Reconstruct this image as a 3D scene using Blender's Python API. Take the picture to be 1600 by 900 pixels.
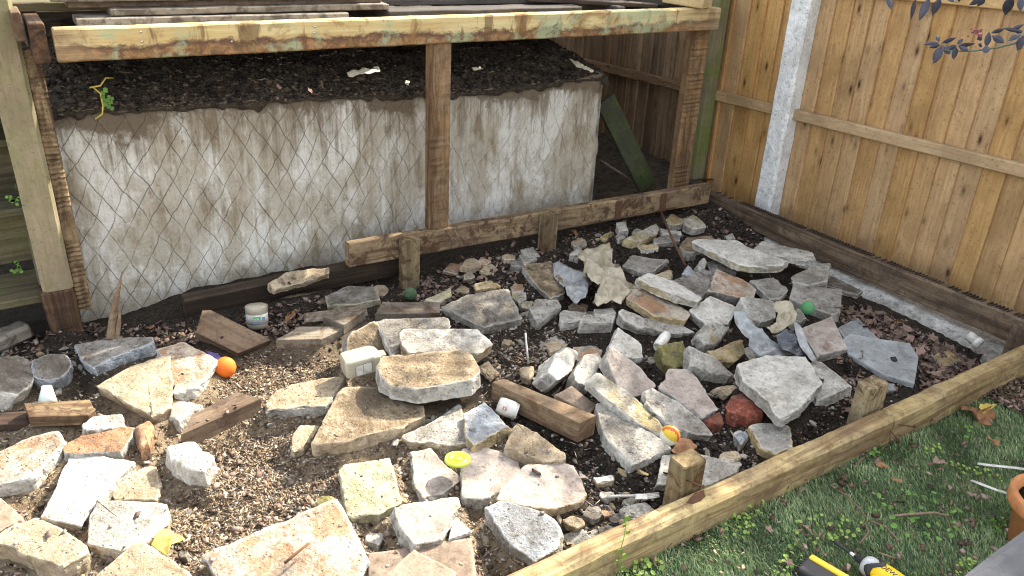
import bpy, math, random
import numpy as np
from mathutils import Vector, Matrix, noise as mnoise
from mathutils.bvhtree import BVHTree

random.seed(7); RNG = np.random.default_rng(7)
scn = bpy.context.scene
for o in list(bpy.data.objects): bpy.data.objects.remove(o)
COL = scn.collection
R = math.radians

# ------------------------------------------------------------------ camera, sky, sun, exposure
FPX = 1290.0                                    # focal length in pixels of a 1600 px wide picture
CAM = np.array([0.0, 0.0, 1.65])
def _n(v): return v / np.linalg.norm(v)
_dn = _n(np.array([-120, 2590, 1290.])); _X = np.array([2200, -504, 1290.])
_X = _n(_X - _dn * _X.dot(_dn)); _UP = -_dn; _Y = np.cross(_UP, _X)
cd = bpy.data.cameras.new('camera'); cam = bpy.data.objects.new('camera', cd); COL.objects.link(cam)
right = Vector((_X[0], _Y[0], _UP[0])); down = Vector((_X[1], _Y[1], _UP[1])); fwd = Vector((_X[2], _Y[2], _UP[2]))
m = Matrix.Identity(4)
for i in range(3):
    m[i][0] = right[i]; m[i][1] = -down[i]; m[i][2] = -fwd[i]; m[i][3] = CAM[i]
cam.matrix_world = m
cd.sensor_width = 36; cd.lens = FPX / 1600 * 36; cd.clip_start = 0.05; cd.clip_end = 200
scn.camera = cam

SUN_AZ, SUN_EL = R(15), R(38)                   # the sun stands beyond the fence, a little behind the deck
w = bpy.data.worlds.new('World'); scn.world = w; w.use_nodes = True
wn = w.node_tree; sky = wn.nodes.new('ShaderNodeTexSky'); sky.sky_type = 'NISHITA'; sky.sun_disc = False
sky.sun_elevation = SUN_EL; sky.sun_rotation = R(90) - SUN_AZ
sky.air_density = 1.0; sky.dust_density = 2.5; sky.ozone_density = 0.6
hz = wn.nodes.new('ShaderNodeHueSaturation'); hz.inputs['Saturation'].default_value = .35      # thin bright haze: a paler sky
wn.links.new(sky.outputs[0], hz.inputs['Color']); wn.links.new(hz.outputs[0], wn.nodes['Background'].inputs[0]); wn.nodes['Background'].inputs[1].default_value = 0.15
sd = bpy.data.lights.new('sun', 'SUN'); sd.energy = 3.1; sd.angle = R(0.6); sd.color = (1.0, 0.91, 0.76)
sun = bpy.data.objects.new('sun', sd); COL.objects.link(sun)
sdir = Vector((math.cos(SUN_EL) * math.cos(SUN_AZ), math.cos(SUN_EL) * math.sin(SUN_AZ), math.sin(SUN_EL)))
sun.rotation_euler = sdir.to_track_quat('Z', 'Y').to_euler(); sun.location = (8, 3, 8)
vs = scn.view_settings; vs.view_transform = 'Standard'; vs.look = 'None'; vs.gamma = 1; vs.exposure = 2.15
try: vs.use_curve_mapping = False
except Exception: pass
scn.cycles.max_bounces = 8; scn.cycles.use_denoising = True; scn.cycles.filter_width = 1.1

# ------------------------------------------------------------------ measuring helpers (pixels of the photograph -> metres)
def ray(px, py):
    d = np.array([px - 800, py - 450, FPX]); return np.array([d @ _X, d @ _Y, d @ _UP])
def G(px, py, z=0.0):
    r = ray(px, py); return Vector(CAM + (z - CAM[2]) / r[2] * r)
def atY(px, py, y):
    r = ray(px, py); return Vector(CAM + y / r[1] * r)
def atX(px, py, x):
    r = ray(px, py); return Vector(CAM + x / r[0] * r)
def onplane(px, py, p0, n):
    r = Vector(ray(px, py)); c = Vector(CAM); return c + r * ((p0 - c).dot(n) / r.dot(n))

# ------------------------------------------------------------------ node helpers
class NT:
    def __init__(s, name):
        s.m = bpy.data.materials.new(name); s.m.use_nodes = True; s.t = s.m.node_tree
        s.b = s.t.nodes['Principled BSDF']; s.b.inputs['Roughness'].default_value = .9
        s.b.inputs['Specular IOR Level'].default_value = .25
    def n(s, typ, **kw):
        nd = s.t.nodes.new('ShaderNode' + typ)
        for k, v in kw.items():
            if k.startswith('i_'):
                s.put(nd.inputs[int(k[2:])] if k[2:].isdigit() else nd.inputs[k[2:].replace('_', ' ')], v)
            else: setattr(nd, k, v)
        return nd
    def put(s, sock, v):
        if hasattr(v, 'links') or isinstance(v, bpy.types.NodeSocket): s.t.links.new(v, sock)
        else:
            if isinstance(v, tuple) and len(v) == 3 and sock.type == 'RGBA': v = v + (1,)
            sock.default_value = v
    def coords(s, scale=(1, 1, 1), rnd=True, kind='Object'):
        tc = s.n('TexCoord'); v = tc.outputs[kind]
        if rnd:
            oi = s.n('ObjectInfo'); mu = s.n('VectorMath', operation='MULTIPLY_ADD')
            s.put(mu.inputs[0], oi.outputs['Random']); mu.inputs[1].default_value = (37, 51, 23); s.put(mu.inputs[2], v); v = mu.outputs[0]
        mp = s.n('Mapping'); s.put(mp.inputs['Vector'], v); mp.inputs['Scale'].default_value = scale
        return mp.outputs[0]
    def noise(s, v, scale, detail=4, rough=.6, dist=0.0):
        nd = s.n('TexNoise'); s.put(nd.inputs['Vector'], v); nd.inputs['Scale'].default_value = scale
        nd.inputs['Detail'].default_value = detail; nd.inputs['Roughness'].default_value = rough; nd.inputs['Distortion'].default_value = dist
        return nd.outputs[0]
    def voro(s, v, scale, feature='F1', rnd=1.0, out=0):
        nd = s.n('TexVoronoi', feature=feature); s.put(nd.inputs['Vector'], v); nd.inputs['Scale'].default_value = scale
        nd.inputs['Randomness'].default_value = rnd
        return nd.outputs[out]
    def rng(s, v, a, b, c=0.0, d=1.0):
        nd = s.n('MapRange'); s.put(nd.inputs[0], v)
        for i, x in enumerate((a, b, c, d)): nd.inputs[i + 1].default_value = x
        return nd.outputs[0]
    def math(s, op, a, b=0.0, c=None):
        nd = s.n('Math', operation=op); s.put(nd.inputs[0], a); s.put(nd.inputs[1], b)
        if c is not None: s.put(nd.inputs[2], c)
        return nd.outputs[0]
    def mix(s, f, a, b, mode='MIX'):
        nd = s.n('MixRGB', blend_type=mode); s.put(nd.inputs[0], f); s.put(nd.inputs[1], a); s.put(nd.inputs[2], b); return nd.outputs[0]
    def sep(s, v):
        nd = s.n('SeparateXYZ'); s.put(nd.inputs[0], v); return nd.outputs
    def comb(s, x, y, z):
        nd = s.n('CombineXYZ'); s.put(nd.inputs[0], x); s.put(nd.inputs[1], y); s.put(nd.inputs[2], z); return nd.outputs[0]
    def out(s, col, bump=None, strength=.5, dist=.01, rough=None):
        s.put(s.b.inputs['Base Color'], col)
        if rough is not None: s.put(s.b.inputs['Roughness'], rough)
        if bump is not None:
            bp = s.n('Bump'); bp.inputs['Strength'].default_value = strength; bp.inputs['Distance'].default_value = dist
            s.put(bp.inputs['Height'], bump); s.put(s.b.inputs['Normal'], bp.outputs[0])
        return s.m

def concrete(name, a, b, stain=(.12, .09, .06), st=(.50, .72), stamt=.6, speck=.5, dirt=.35, bump=.8, patch=None, pt=(.56, .64), aggregate=True):
    s = NT(name); v = s.coords()
    n1 = s.noise(v, 8, 7, .66, .3); n2 = s.noise(v, 30, 6, .72); n3 = s.noise(v, 95, 4, .72)
    c = s.mix(s.rng(n1, .36, .60), b, tuple(min(1, x * 1.12) for x in a))
    c = s.mix(s.math('MULTIPLY', s.rng(n2, .50, .64), .6), c, tuple(min(1, x * 1.35 + .03) for x in a))
    c = s.mix(s.math('MULTIPLY', s.rng(n2, .47, .32), .75), c, tuple(x * .50 for x in b))
    if aggregate:                                                   # stones in the mix
        vc = s.voro(v, 70, out=1); vd = s.voro(v, 70)
        hs = s.n('HueSaturation'); hs.inputs['Saturation'].default_value = .14; s.put(hs.inputs['Color'], vc)
        hs.inputs['Value'].default_value = .40
        c = s.mix(s.math('MULTIPLY', s.rng(vd, .44, .32), s.math('MULTIPLY', s.rng(n2, .42, .56), .55 * speck)), c, hs.outputs[0])
    c = s.mix(s.math('MULTIPLY', s.rng(n3, .57, .69), speck * .8), c, tuple(x * .32 for x in b))
    if patch:
        c = s.mix(s.math('MULTIPLY', s.rng(s.math('ADD', s.noise(v, 9, 5, .65, .6), s.math('MULTIPLY', s.math('SUBTRACT', n3, .5), .25)), *pt), .75), c, patch)
    c = s.mix(s.math('MULTIPLY', s.rng(s.math('ADD', s.noise(v, 12, 7, .70, .5), s.math('MULTIPLY', s.math('SUBTRACT', n3, .5), .3)), *st), stamt), c, stain)
    film = s.math('ADD', s.noise(v, 5.5, 7, .74, .4), s.math('MULTIPLY', s.math('SUBTRACT', n2, .5), .5))
    c = s.mix(s.math('MULTIPLY', s.rng(film, .49, .59), min(.80, .12 + dirt * 1.2)), c, s.mix(.55, tuple(x * .42 for x in b), (.13, .098, .066)))
    gr = s.noise(v, 150, 3, .7)
    c = s.mix(s.math('MULTIPLY', s.rng(gr, .54, .66), .28), c, tuple(x * .35 for x in b)); c = s.mix(s.math('MULTIPLY', s.rng(gr, .44, .32), .18), c, tuple(min(1, x * 1.5) for x in a))
    dn = s.math('ADD', s.noise(v, 17, 7, .78, .3), s.math('MULTIPLY', s.math('SUBTRACT', n3, .5), .35))
    c = s.mix(s.math('MULTIPLY', s.rng(dn, .55, .64), min(1, dirt * 1.5)), c, (.06, .046, .034))
    pits = s.rng(s.voro(v, 48), .20, .08)
    c = s.mix(s.math('MULTIPLY', s.math('MULTIPLY', pits, s.rng(n1, .5, .65)), .55), c, (.10, .085, .065))
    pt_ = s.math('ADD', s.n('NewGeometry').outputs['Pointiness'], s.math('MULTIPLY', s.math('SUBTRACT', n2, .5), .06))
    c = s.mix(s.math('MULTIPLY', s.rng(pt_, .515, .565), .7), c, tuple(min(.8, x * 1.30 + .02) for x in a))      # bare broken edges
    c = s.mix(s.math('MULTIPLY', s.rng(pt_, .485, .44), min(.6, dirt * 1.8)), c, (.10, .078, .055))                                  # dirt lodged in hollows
    oi = s.n('ObjectInfo'); hv = s.n('HueSaturation'); s.put(hv.inputs['Color'], c)
    s.put(hv.inputs['Value'], s.rng(oi.outputs['Random'], 0, 1, .86, 1.12))
    h = s.math('ADD', s.math('MULTIPLY', n3, .55), s.math('ADD', n2, s.math('MULTIPLY', n1, .8)))
    h = s.math('SUBTRACT', h, s.math('MULTIPLY', pits, .5))
    return s.out(hv.outputs[0], h, bump, .014)

def wood(name, a, b, grain=60, knots=.0, weather=0.0, wcol=(.2, .18, .15), green=0.0, stain=0.0, scol=(.07, .035, .015), bump=.35, saw=0.0, yellow=0.0, hv=(.82, 1.16)):
    s = NT(name); v = s.coords()
    x, y, z = s.sep(v)
    warp = s.noise(v, 3.0, 2, .5)
    y2 = s.math('ADD', y, s.math('MULTIPLY', warp, .02)); z2 = s.math('ADD', z, s.math('MULTIPLY', warp, .02))
    kd = None
    if knots:                                                       # knots: the grain swirls round dark eyes
        kv = s.comb(s.math('MULTIPLY', x, .42), y, z)
        kd = s.voro(kv, 15.0)
        y2 = s.math('ADD', y2, s.math('MULTIPLY', s.rng(kd, .0, .45, .020, 0), 1.0))
    gv = s.comb(s.math('MULTIPLY', x, .045), y2, z2)
    g1 = s.noise(gv, grain, 5, .65); g2 = s.noise(gv, grain * 3.5, 3, .6)
    c = s.mix(s.rng(g1, .36, .66), b, a)
    c = s.mix(s.math('MULTIPLY', s.rng(g2, .5, .75), .35), c, tuple(q * .5 for q in b))
    n1 = s.noise(v, 4.5, 5, .65); nf = s.noise(v, 60, 4, .7)
    c = s.mix(s.math('MULTIPLY', s.rng(n1, .56, .38), .5), c, tuple(q * .62 for q in b))
    if yellow: c = s.mix(s.math('MULTIPLY', s.rng(n1, .45, .65), yellow), c, (.62, .50, .22))
    if knots:
        ring = s.math('SINE', s.math('MULTIPLY', kd, 150))
        ke = s.rng(kd, .30, .15); kc = s.rng(kd, .16, .07)
        vis = s.rng(s.voro(kv, 15.0, out=1), .30, .50)
        c = s.mix(s.math('MULTIPLY', s.math('MULTIPLY', ke, vis), s.rng(ring, -1, 1, .20 * knots, .95 * knots)), c, tuple(q * .42 for q in b))
        c = s.mix(s.math('MULTIPLY', s.math('MULTIPLY', kc, vis), knots), c, (.07, .032, .012))
    if weather: c = s.mix(s.math('MULTIPLY', s.rng(s.noise(v, 7, 6, .7, .5), .38, .62), weather), c, wcol)
    if stain: c = s.mix(s.math('MULTIPLY', s.rng(s.noise(gv, 14, 6, .7, 1.5), .46, .60), stain), c, scol)
    if green: c = s.mix(s.math('MULTIPLY', s.rng(s.noise(v, 5, 5, .7, .3), .42, .60), green), c, (.13, .17, .035))
    c = s.mix(s.math('MULTIPLY', s.rng(nf, .56, .68), .6), c, tuple(q * .35 for q in b))
    if weather: c = s.mix(s.math('MULTIPLY', s.rng(s.noise(v, 13, 7, .78, .7), .49, .58), min(1, weather * 1.5)), c, scol)
    oi = s.n('ObjectInfo'); hs = s.n('HueSaturation'); s.put(hs.inputs['Color'], c)
    s.put(hs.inputs['Value'], s.rng(oi.outputs['Random'], 0, 1, *hv)); s.put(hs.inputs['Saturation'], s.rng(s.math('FRACT', s.math('MULTIPLY', oi.outputs['Random'], 7.3)), 0, 1, .9, 1.08))
    h = s.math('ADD', g1, s.math('MULTIPLY', g2, .5))
    if saw: h = s.math('ADD', h, s.math('MULTIPLY', s.math('SINE', s.math('MULTIPLY', x, 900)), saw))
    return s.out(hs.outputs[0], h, bump, .004)

def plain(name, c, rough=.5, spec=.4, var=.12, scale=30, dirt=0.0, alpha=None, trans=0.0, metal=0.0, bump=0.0, dcol=(.06, .045, .03)):
    s = NT(name); v = s.coords(); n1 = s.noise(v, scale, 5, .65)
    col = s.mix(s.rng(n1, .3, .7), tuple(x * (1 - var) for x in c), tuple(min(1, x * (1 + var)) for x in c))
    if dirt: col = s.mix(s.math('MULTIPLY', s.rng(s.noise(v, scale * 1.7, 6, .7, .4), .46, .66), dirt), col, dcol)
    s.b.inputs['Specular IOR Level'].default_value = spec; s.b.inputs['Metallic'].default_value = metal
    s.b.inputs['Transmission Weight'].default_value = trans
    return s.out(col, n1 if bump else None, bump, .005, rough)

def attr_mat(name, rough=.85, spec=.2, trans=0.0, bump=0.0, nscale=120):
    s = NT(name); a = s.n('Attribute'); a.attribute_name = 'Col'; v = s.coords(rnd=False)
    c = s.mix(s.rng(s.noise(v, nscale, 3, .7), .3, .75), s.mix(1.0, a.outputs[0], (.62, .62, .62), 'MULTIPLY'), s.mix(1.0, a.outputs[0], (1.25, 1.25, 1.25), 'MULTIPLY'))
    s.b.inputs['Specular IOR Level'].default_value = spec
    if trans: s.b.inputs['Subsurface Weight'].default_value = 0.0
    return s.out(c, None, rough=rough)

M = {}
M['grey'] = concrete('grey_concrete', (.36, .34, .295), (.215, .195, .16), dirt=.45)
M['pale'] = concrete('pale_concrete', (.44, .42, .37), (.27, .25, .21), dirt=.35, stamt=.45, stain=(.17, .125, .075))
M['white'] = concrete('white_concrete', (.55, .525, .465), (.40, .375, .315), dirt=.22, stamt=.35, speck=.35, stain=(.26, .20, .12))
M['sand'] = concrete('sandy_concrete', (.43, .345, .23), (.28, .21, .13), stain=(.22, .13, .06), dirt=.25, stamt=.4)
M['rusty'] = concrete('rust_stained_concrete', (.45, .39, .31), (.30, .24, .17), patch=(.34, .165, .07), pt=(.45, .57), dirt=.35)
M['orange'] = concrete('orange_concrete', (.40, .22, .11), (.26, .13, .065), dirt=.35, stain=(.42, .37, .30), stamt=.5)
M['brown'] = concrete('brown_paver', (.27, .205, .15), (.19, .14, .10), dirt=.25, stamt=.3, bump=.25, aggregate=False)
M['pink'] = concrete('pinkish_paver', (.34, .285, .24), (.25, .205, .17), dirt=.25, stamt=.25, bump=.3)
M['ochre'] = concrete('ochre_stone', (.46, .36, .19), (.27, .19, .08), dirt=.4, stain=(.5, .48, .42), stamt=.7)
M['moss'] = concrete('mossy_stone', (.27, .23, .085), (.15, .13, .045), dirt=.45, stain=(.10, .14, .03), stamt=.8)
M['lichen'] = concrete('lichen_concrete', (.42, .385, .26), (.30, .27, .16), dirt=.3, stain=(.33, .34, .17), stamt=.5)
M['dirty'] = concrete('dirty_concrete', (.25, .23, .20), (.12, .105, .085), dirt=.7, stain=(.05, .04, .03), stamt=.8)
M['soiled'] = concrete('soil_covered_concrete', (.36, .28, .18), (.17, .12, .07), dirt=.8, stain=(.10, .07, .035), stamt=.8, st=(.42, .62))
M['slate'] = concrete('smooth_slate_paver', (.30, .315, .31), (.22, .23, .225), dirt=.2, stamt=.2, speck=.3, bump=.15, aggregate=False)
M['blue'] = concrete('bluish_concrete', (.36, .385, .40), (.22, .235, .245), dirt=.4, stamt=.4)
M['ochre_edge'] = concrete('ochre_edged_concrete', (.46, .44, .38), (.30, .27, .2), patch=(.34, .25, .09), pt=(.45, .58), dirt=.4)
M['brick'] = concrete('red_brick', (.25, .068, .036), (.15, .04, .024), dirt=.35, stain=(.10, .035, .02), stamt=.6)
M['footing'] = concrete('footing_concrete', (.56, .545, .50), (.38, .365, .32), dirt=.35, stamt=.4, stain=(.16, .14, .10))
M['post_conc'] = concrete('fence_post_concrete', (.74, .74, .71), (.64, .64, .61), dirt=.05, stamt=.1, bump=.8, speck=.12, aggregate=False)
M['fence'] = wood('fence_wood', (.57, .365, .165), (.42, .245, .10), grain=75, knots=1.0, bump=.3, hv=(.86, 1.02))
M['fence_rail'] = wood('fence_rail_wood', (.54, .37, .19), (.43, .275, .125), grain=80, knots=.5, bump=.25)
M['fence_dark'] = wood('shaded_fence_wood', (.36, .235, .13), (.23, .145, .075), grain=70, knots=.5, stain=.5, scol=(.05, .028, .015))  # under-deck shade put into a darker copy of the fence colour
M['beam'] = wood('old_stained_beam', (.58, .44, .20), (.42, .28, .11), grain=45, knots=.4, yellow=.6, stain=.75, scol=(.20, .095, .04))
def header_mat():
    s = NT('stained_header'); v = s.coords(rnd=False); x, y, z = s.sep(v)
    gv = s.comb(s.math('MULTIPLY', x, .05), y, z); g = s.noise(gv, 45, 6, .65, .4); g2 = s.noise(gv, 150, 3, .6)
    c = s.mix(s.rng(g, .36, .64), (.46, .31, .12), (.62, .50, .25))
    nb = s.noise(s.comb(s.math('MULTIPLY', x, .55), y, z), 9, 6, .7, .6); nd = s.noise(v, 30, 6, .75, .5); nl = s.noise(s.comb(s.math('MULTIPLY', x, .5), y, z), 3.2, 4, .6)
    c = s.mix(s.math('MULTIPLY', s.rng(nl, .46, .62), .45), c, (.62, .53, .30))
    lo = s.math('ADD', z, s.math('MULTIPLY', s.math('SUBTRACT', nb, .5), .13))                # rot creeping up from the lower edge
    c = s.mix(s.math('MULTIPLY', s.rng(lo, -.002, -.024), .92), c, s.mix(s.rng(nd, .4, .6), (.10, .045, .025), (.34, .18, .075)))
    c = s.mix(s.math('MULTIPLY', s.math('MULTIPLY', s.rng(lo, .000, -.014), s.rng(lo, -.030, -.016)), .9), c, (.085, .04, .03))
    c = s.mix(s.math('MULTIPLY', s.rng(s.noise(v, 5, 5, .7, .8), .53, .63), .85), c, (.24, .13, .05))
    c = s.mix(s.math('MULTIPLY', s.rng(s.noise(s.comb(s.math('MULTIPLY', x, 1.6), y, s.math('MULTIPLY', z, .4)), 7, 4, .7, .3), .56, .62), .7), c, (.12, .065, .03))
    gm = s.math('MULTIPLY', s.rng(s.noise(s.comb(s.math('MULTIPLY', x, .8), y, z), 4.3, 4, .65, .5), .53, .60), s.rng(nd, .38, .52))
    c = s.mix(s.math('MULTIPLY', gm, .62), c, (.32, .41, .25))
    ends = s.math('MAXIMUM', s.rng(s.math('ADD', x, s.math('MULTIPLY', nb, .3)), -1.16, -1.30), s.rng(s.math('ADD', x, s.math('MULTIPLY', nb, .3)), 1.30, 1.55))
    c = s.mix(s.math('MULTIPLY', ends, .7), c, s.mix(s.rng(g, .4, .6), (.16, .10, .06), (.36, .25, .13)))
    c = s.mix(s.math('MULTIPLY', s.rng(nd, .62, .70), .7), c, (.07, .045, .03)); c = s.mix(s.math('MULTIPLY', s.rng(g2, .58, .72), .35), c, (.20, .12, .05))
    return s.out(c, s.math('ADD', g, nd), .5, .005)
M['header'] = header_mat()
M['plate'] = wood('old_base_plate', (.40, .29, .14), (.24, .155, .07), grain=50, knots=.6, stain=.9, scol=(.075, .04, .02), weather=.75, wcol=(.15, .105, .07))
M['stud'] = wood('old_stud', (.34, .21, .095), (.20, .115, .05), grain=50, knots=.4, stain=.8, scol=(.06, .032, .016), weather=.25)
M['studpale'] = wood('ridged_stud', (.36, .27, .16), (.22, .15, .08), grain=40, stain=.85, scol=(.045, .026, .015), weather=.4, wcol=(.24, .18, .12))
M['post'] = wood('post_wood', (.34, .275, .185), (.25, .195, .125), grain=90, green=.35, weather=.22, wcol=(.40, .34, .25), scol=(.20, .17, .11))
M['greenpost'] = wood('green_post_wood', (.26, .22, .13), (.18, .15, .08), grain=80, green=.8)
M['algae'] = wood('algae_plank_wood', (.075, .098, .032), (.04, .052, .02), grain=50, green=.25, stain=.7, scol=(.06, .055, .045), weather=.5, wcol=(.10, .095, .08))
M['rail_dark'] = wood('dark_side_rail', (.24, .165, .10), (.12, .08, .05), grain=55, stain=.7, scol=(.03, .02, .014), weather=.3, wcol=(.22, .17, .12))
M['front'] = wood('front_beam_wood', (.50, .38, .19), (.34, .235, .105), grain=55, knots=.5, yellow=.35, stain=.75, scol=(.11, .06, .03), weather=.3, wcol=(.30, .25, .17))
M['stake'] = wood('stake_wood', (.36, .28, .15), (.23, .17, .08), grain=60, knots=.4, stain=.6, weather=.6, wcol=(.20, .165, .105))
M['deckboard'] = wood('grey_deck_board', (.28, .24, .185), (.17, .14, .105), grain=60, stain=.5, scol=(.06, .045, .035), weather=.5, wcol=(.26, .24, .20))
M['darkboard'] = wood('dark_deck_board', (.10, .085, .07), (.05, .042, .035), grain=60, stain=.5, scol=(.03, .025, .02))
M['newwood'] = wood('fresh_timber', (.60, .45, .22), (.48, .33, .14), grain=60, knots=.4, weather=.2, wcol=(.35, .28, .18))
M['greywood'] = wood('grey_offcut', (.25, .215, .165), (.16, .13, .095), grain=60, stain=.4, weather=.5, wcol=(.20, .18, .15))
M['brownwood'] = wood('brown_offcut', (.22, .145, .085), (.14, .088, .05), grain=60, stain=.5, scol=(.05, .03, .02), weather=.35, wcol=(.24, .19, .14))
M['block'] = wood('timber_block', (.28, .195, .105), (.18, .115, .06), grain=55, stain=.7, scol=(.10, .055, .028), weather=.6, wcol=(.22, .17, .11))
M['charwood'] = wood('dark_wet_plank', (.075, .052, .036), (.035, .025, .018), grain=55, stain=.4, scol=(.02, .015, .01))
M['steps'] = wood('step_wood', (.19, .16, .10), (.125, .10, .06), grain=70, green=.25, stain=.6, scol=(.05, .04, .03))
M['rot'] = wood('rotten_wood', (.15, .088, .052), (.06, .035, .022), grain=35, stain=.7, scol=(.025, .016, .012), bump=.9)
M['stick'] = wood('dry_stick', (.30, .22, .14), (.18, .12, .075), grain=90)
M['grail'] = wood('grey_handrail', (.075, .079, .090), (.042, .044, .052), grain=40, weather=.25, wcol=(.13, .135, .15), scol=(.05, .052, .06), bump=.5)
M['white_plastic'] = plain('white_plastic', (.58, .565, .51), .45, .5, .10, 24, dirt=.5, dcol=(.20, .165, .12))
M['clear_plastic'] = plain('cloudy_plastic', (.38, .35, .265), .35, .5, .12, 18, dirt=.4, dcol=(.22, .18, .11))
M['bag_beige'] = plain('beige_bag', (.36, .315, .225), .4, .4, .2, 14, dirt=.4, dcol=(.20, .16, .10))
M['bag_grey'] = plain('grey_bag', (.27, .275, .27), .4, .4, .3, 16, dirt=.55, dcol=(.08, .08, .08))
M['bag_dark'] = plain('dark_film', (.06, .065, .075), .28, .5, .2, 16)
M['lime'] = plain('lime_plastic', (.48, .60, .03), .45, .5, .10, 22, dirt=.25, dcol=(.30, .34, .05))
M['orange_rub'] = plain('orange_rubber', (.80, .17, .02), .7, .3, .16, 40, dirt=.2, dcol=(.35, .10, .03))
M['green_rub'] = plain('green_rubber', (.07, .24, .09), .75, .3, .2, 40, dirt=.4, dcol=(.18, .19, .11))
M['moss_ball'] = plain('mossy_ball', (.08, .13, .07), .95, .1, .3, 60, dirt=.5, bump=.8)
M['ball_white'] = plain('ball_white', (.66, .63, .52), .6, .3, .08, 20, dirt=.15)
M['ball_red'] = plain('ball_red', (.58, .10, .03), .6, .3, .12, 30, dirt=.25)
M['ball_yellow'] = plain('ball_yellow', (.64, .43, .04), .6, .3, .12, 30, dirt=.25)
M['red_print'] = plain('red_print', (.55, .02, .025), .5)
M['green_print'] = plain('green_print', (.07, .40, .12), .5)
M['blue_print'] = plain('blue_print', (.15, .28, .42), .5)
M['grey_print'] = plain('grey_print', (.14, .15, .16), .5)
M['tin'] = plain('can_metal', (.62, .61, .58), .35, .5, .1, 25, dirt=.3)
M['tool_yellow'] = plain('tool_yellow', (.80, .50, .008), .45, .5, .04, 20)
M['tool_black'] = plain('tool_black', (.022, .022, .024), .55, .4, .15, 40)
M['tool_grey'] = plain('tool_grey', (.42, .43, .44), .35, .5, .08, 20)
M['steel'] = plain('steel', (.55, .55, .55), .3, .5, .05, 30, metal=.9)
M['rust'] = plain('rust', (.11, .055, .034), .9, .2, .3, 60)
M['terracotta'] = plain('terracotta', (.46, .19, .07), .7, .3, .2, 22, dirt=.35, dcol=(.13, .075, .045), bump=.3)
M['leaf_purple'] = plain('dark_purple_leaf', (.040, .040, .058), .5, .5, .35, 25)
M['leaf_green'] = plain('weed_leaf', (.10, .21, .035), .55, .35, .4, 30)
M['leaf_lime'] = plain('young_leaf', (.19, .28, .05), .5, .35, .3, 30)
M['leaf_dull'] = plain('dull_dead_leaf', (.17, .115, .09), .85, .2, .35, 40, dirt=.4)
M['leaf_brown'] = plain('dead_leaf', (.27, .18, .14), .8, .2, .35, 40, dirt=.3)
M['leaf_rust'] = plain('rusty_dead_leaf', (.27, .135, .06), .7, .3, .3, 30, dirt=.25)
M['leaf_yellow'] = plain('yellow_leaf', (.55, .42, .10), .6, .3, .2, 25, dirt=.15)
M['stem_yellow'] = plain('yellow_stem', (.52, .42, .08), .6, .3, .15, 30)
M['pinkflower'] = plain('dusky_flower', (.22, .07, .09), .8, .2, .3, 60)
M['litter'] = attr_mat('litter'); M['pebble'] = attr_mat('pebble', nscale=200); M['grass'] = attr_mat('turf_blade', .6, .3, nscale=9)
M['treeleaf'] = plain('tree_leaf', (.06, .12, .025), .6, .3, .4, 8)
M['bark'] = wood('bark', (.14, .10, .07), (.07, .05, .035), grain=40)
M['spall'] = plain('pale_flake', (.62, .56, .40), .85, .2, .2, 40, dirt=.2)

def soil_mat():
    s = NT('soil'); v = s.coords(rnd=False); geo = s.n('NewGeometry').outputs['Position']; x, y, z = s.sep(geo)
    n1 = s.noise(v, 5, 6, .65); n2 = s.noise(v, 40, 6, .75); n3 = s.noise(v, 180, 4, .7)
    c = s.mix(s.rng(n2, .38, .70), (.016, .012, .009), (.062, .046, .032))
    sunlit_tan = s.math('MULTIPLY', s.rng(s.math('ADD', x, s.math('MULTIPLY', n1, .5)), 1.55, 1.05), s.rng(s.math('ADD', y, s.math('MULTIPLY', n1, .5)), 3.1, 2.7))  # tan mulch ground, with the sunlit zone's brightness put into its colour
    c = s.mix(sunlit_tan, c, s.mix(s.rng(n2, .36, .66), (.18, .128, .078), (.41, .32, .21)))
    c = s.mix(s.math('MULTIPLY', s.rng(n3, .56, .7), .6), c, (.30, .24, .17))
    c = s.mix(s.math('MULTIPLY', s.rng(n3, .42, .30), .7), c, (.018, .014, .010))
    return s.out(c, s.math('ADD', s.math('MULTIPLY', n3, .6), n2), 1.0, .02)
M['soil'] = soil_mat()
def bank_mat():
    s = NT('soil_bank'); v = s.coords(rnd=False); n2 = s.noise(v, 26, 7, .75); n3 = s.noise(v, 130, 4, .7); n1 = s.noise(v, 6, 4, .6)
    c = s.mix(s.rng(n2, .38, .68), (.045, .034, .023), (.17, .128, .085))
    c = s.mix(s.rng(n1, .5, .7), c, s.mix(s.rng(n2, .38, .68), (.06, .045, .03), (.17, .13, .088)))
    c = s.mix(s.math('MULTIPLY', s.rng(n3, .62, .72), .7), c, (.34, .29, .22))
    return s.out(c, s.math('ADD', n3, n2), 1.0, .03)
M['bank'] = bank_mat()
def lawn_mat():
    s = NT('turf_backing'); v = s.coords(rnd=False)
    c = s.mix(s.rng(s.noise(v, 90, 4, .7), .35, .65), (.03, .06, .035), (.07, .13, .07)); return s.out(c, s.noise(v, 160, 3, .7), .8, .01)
M['turf'] = lawn_mat()
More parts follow.
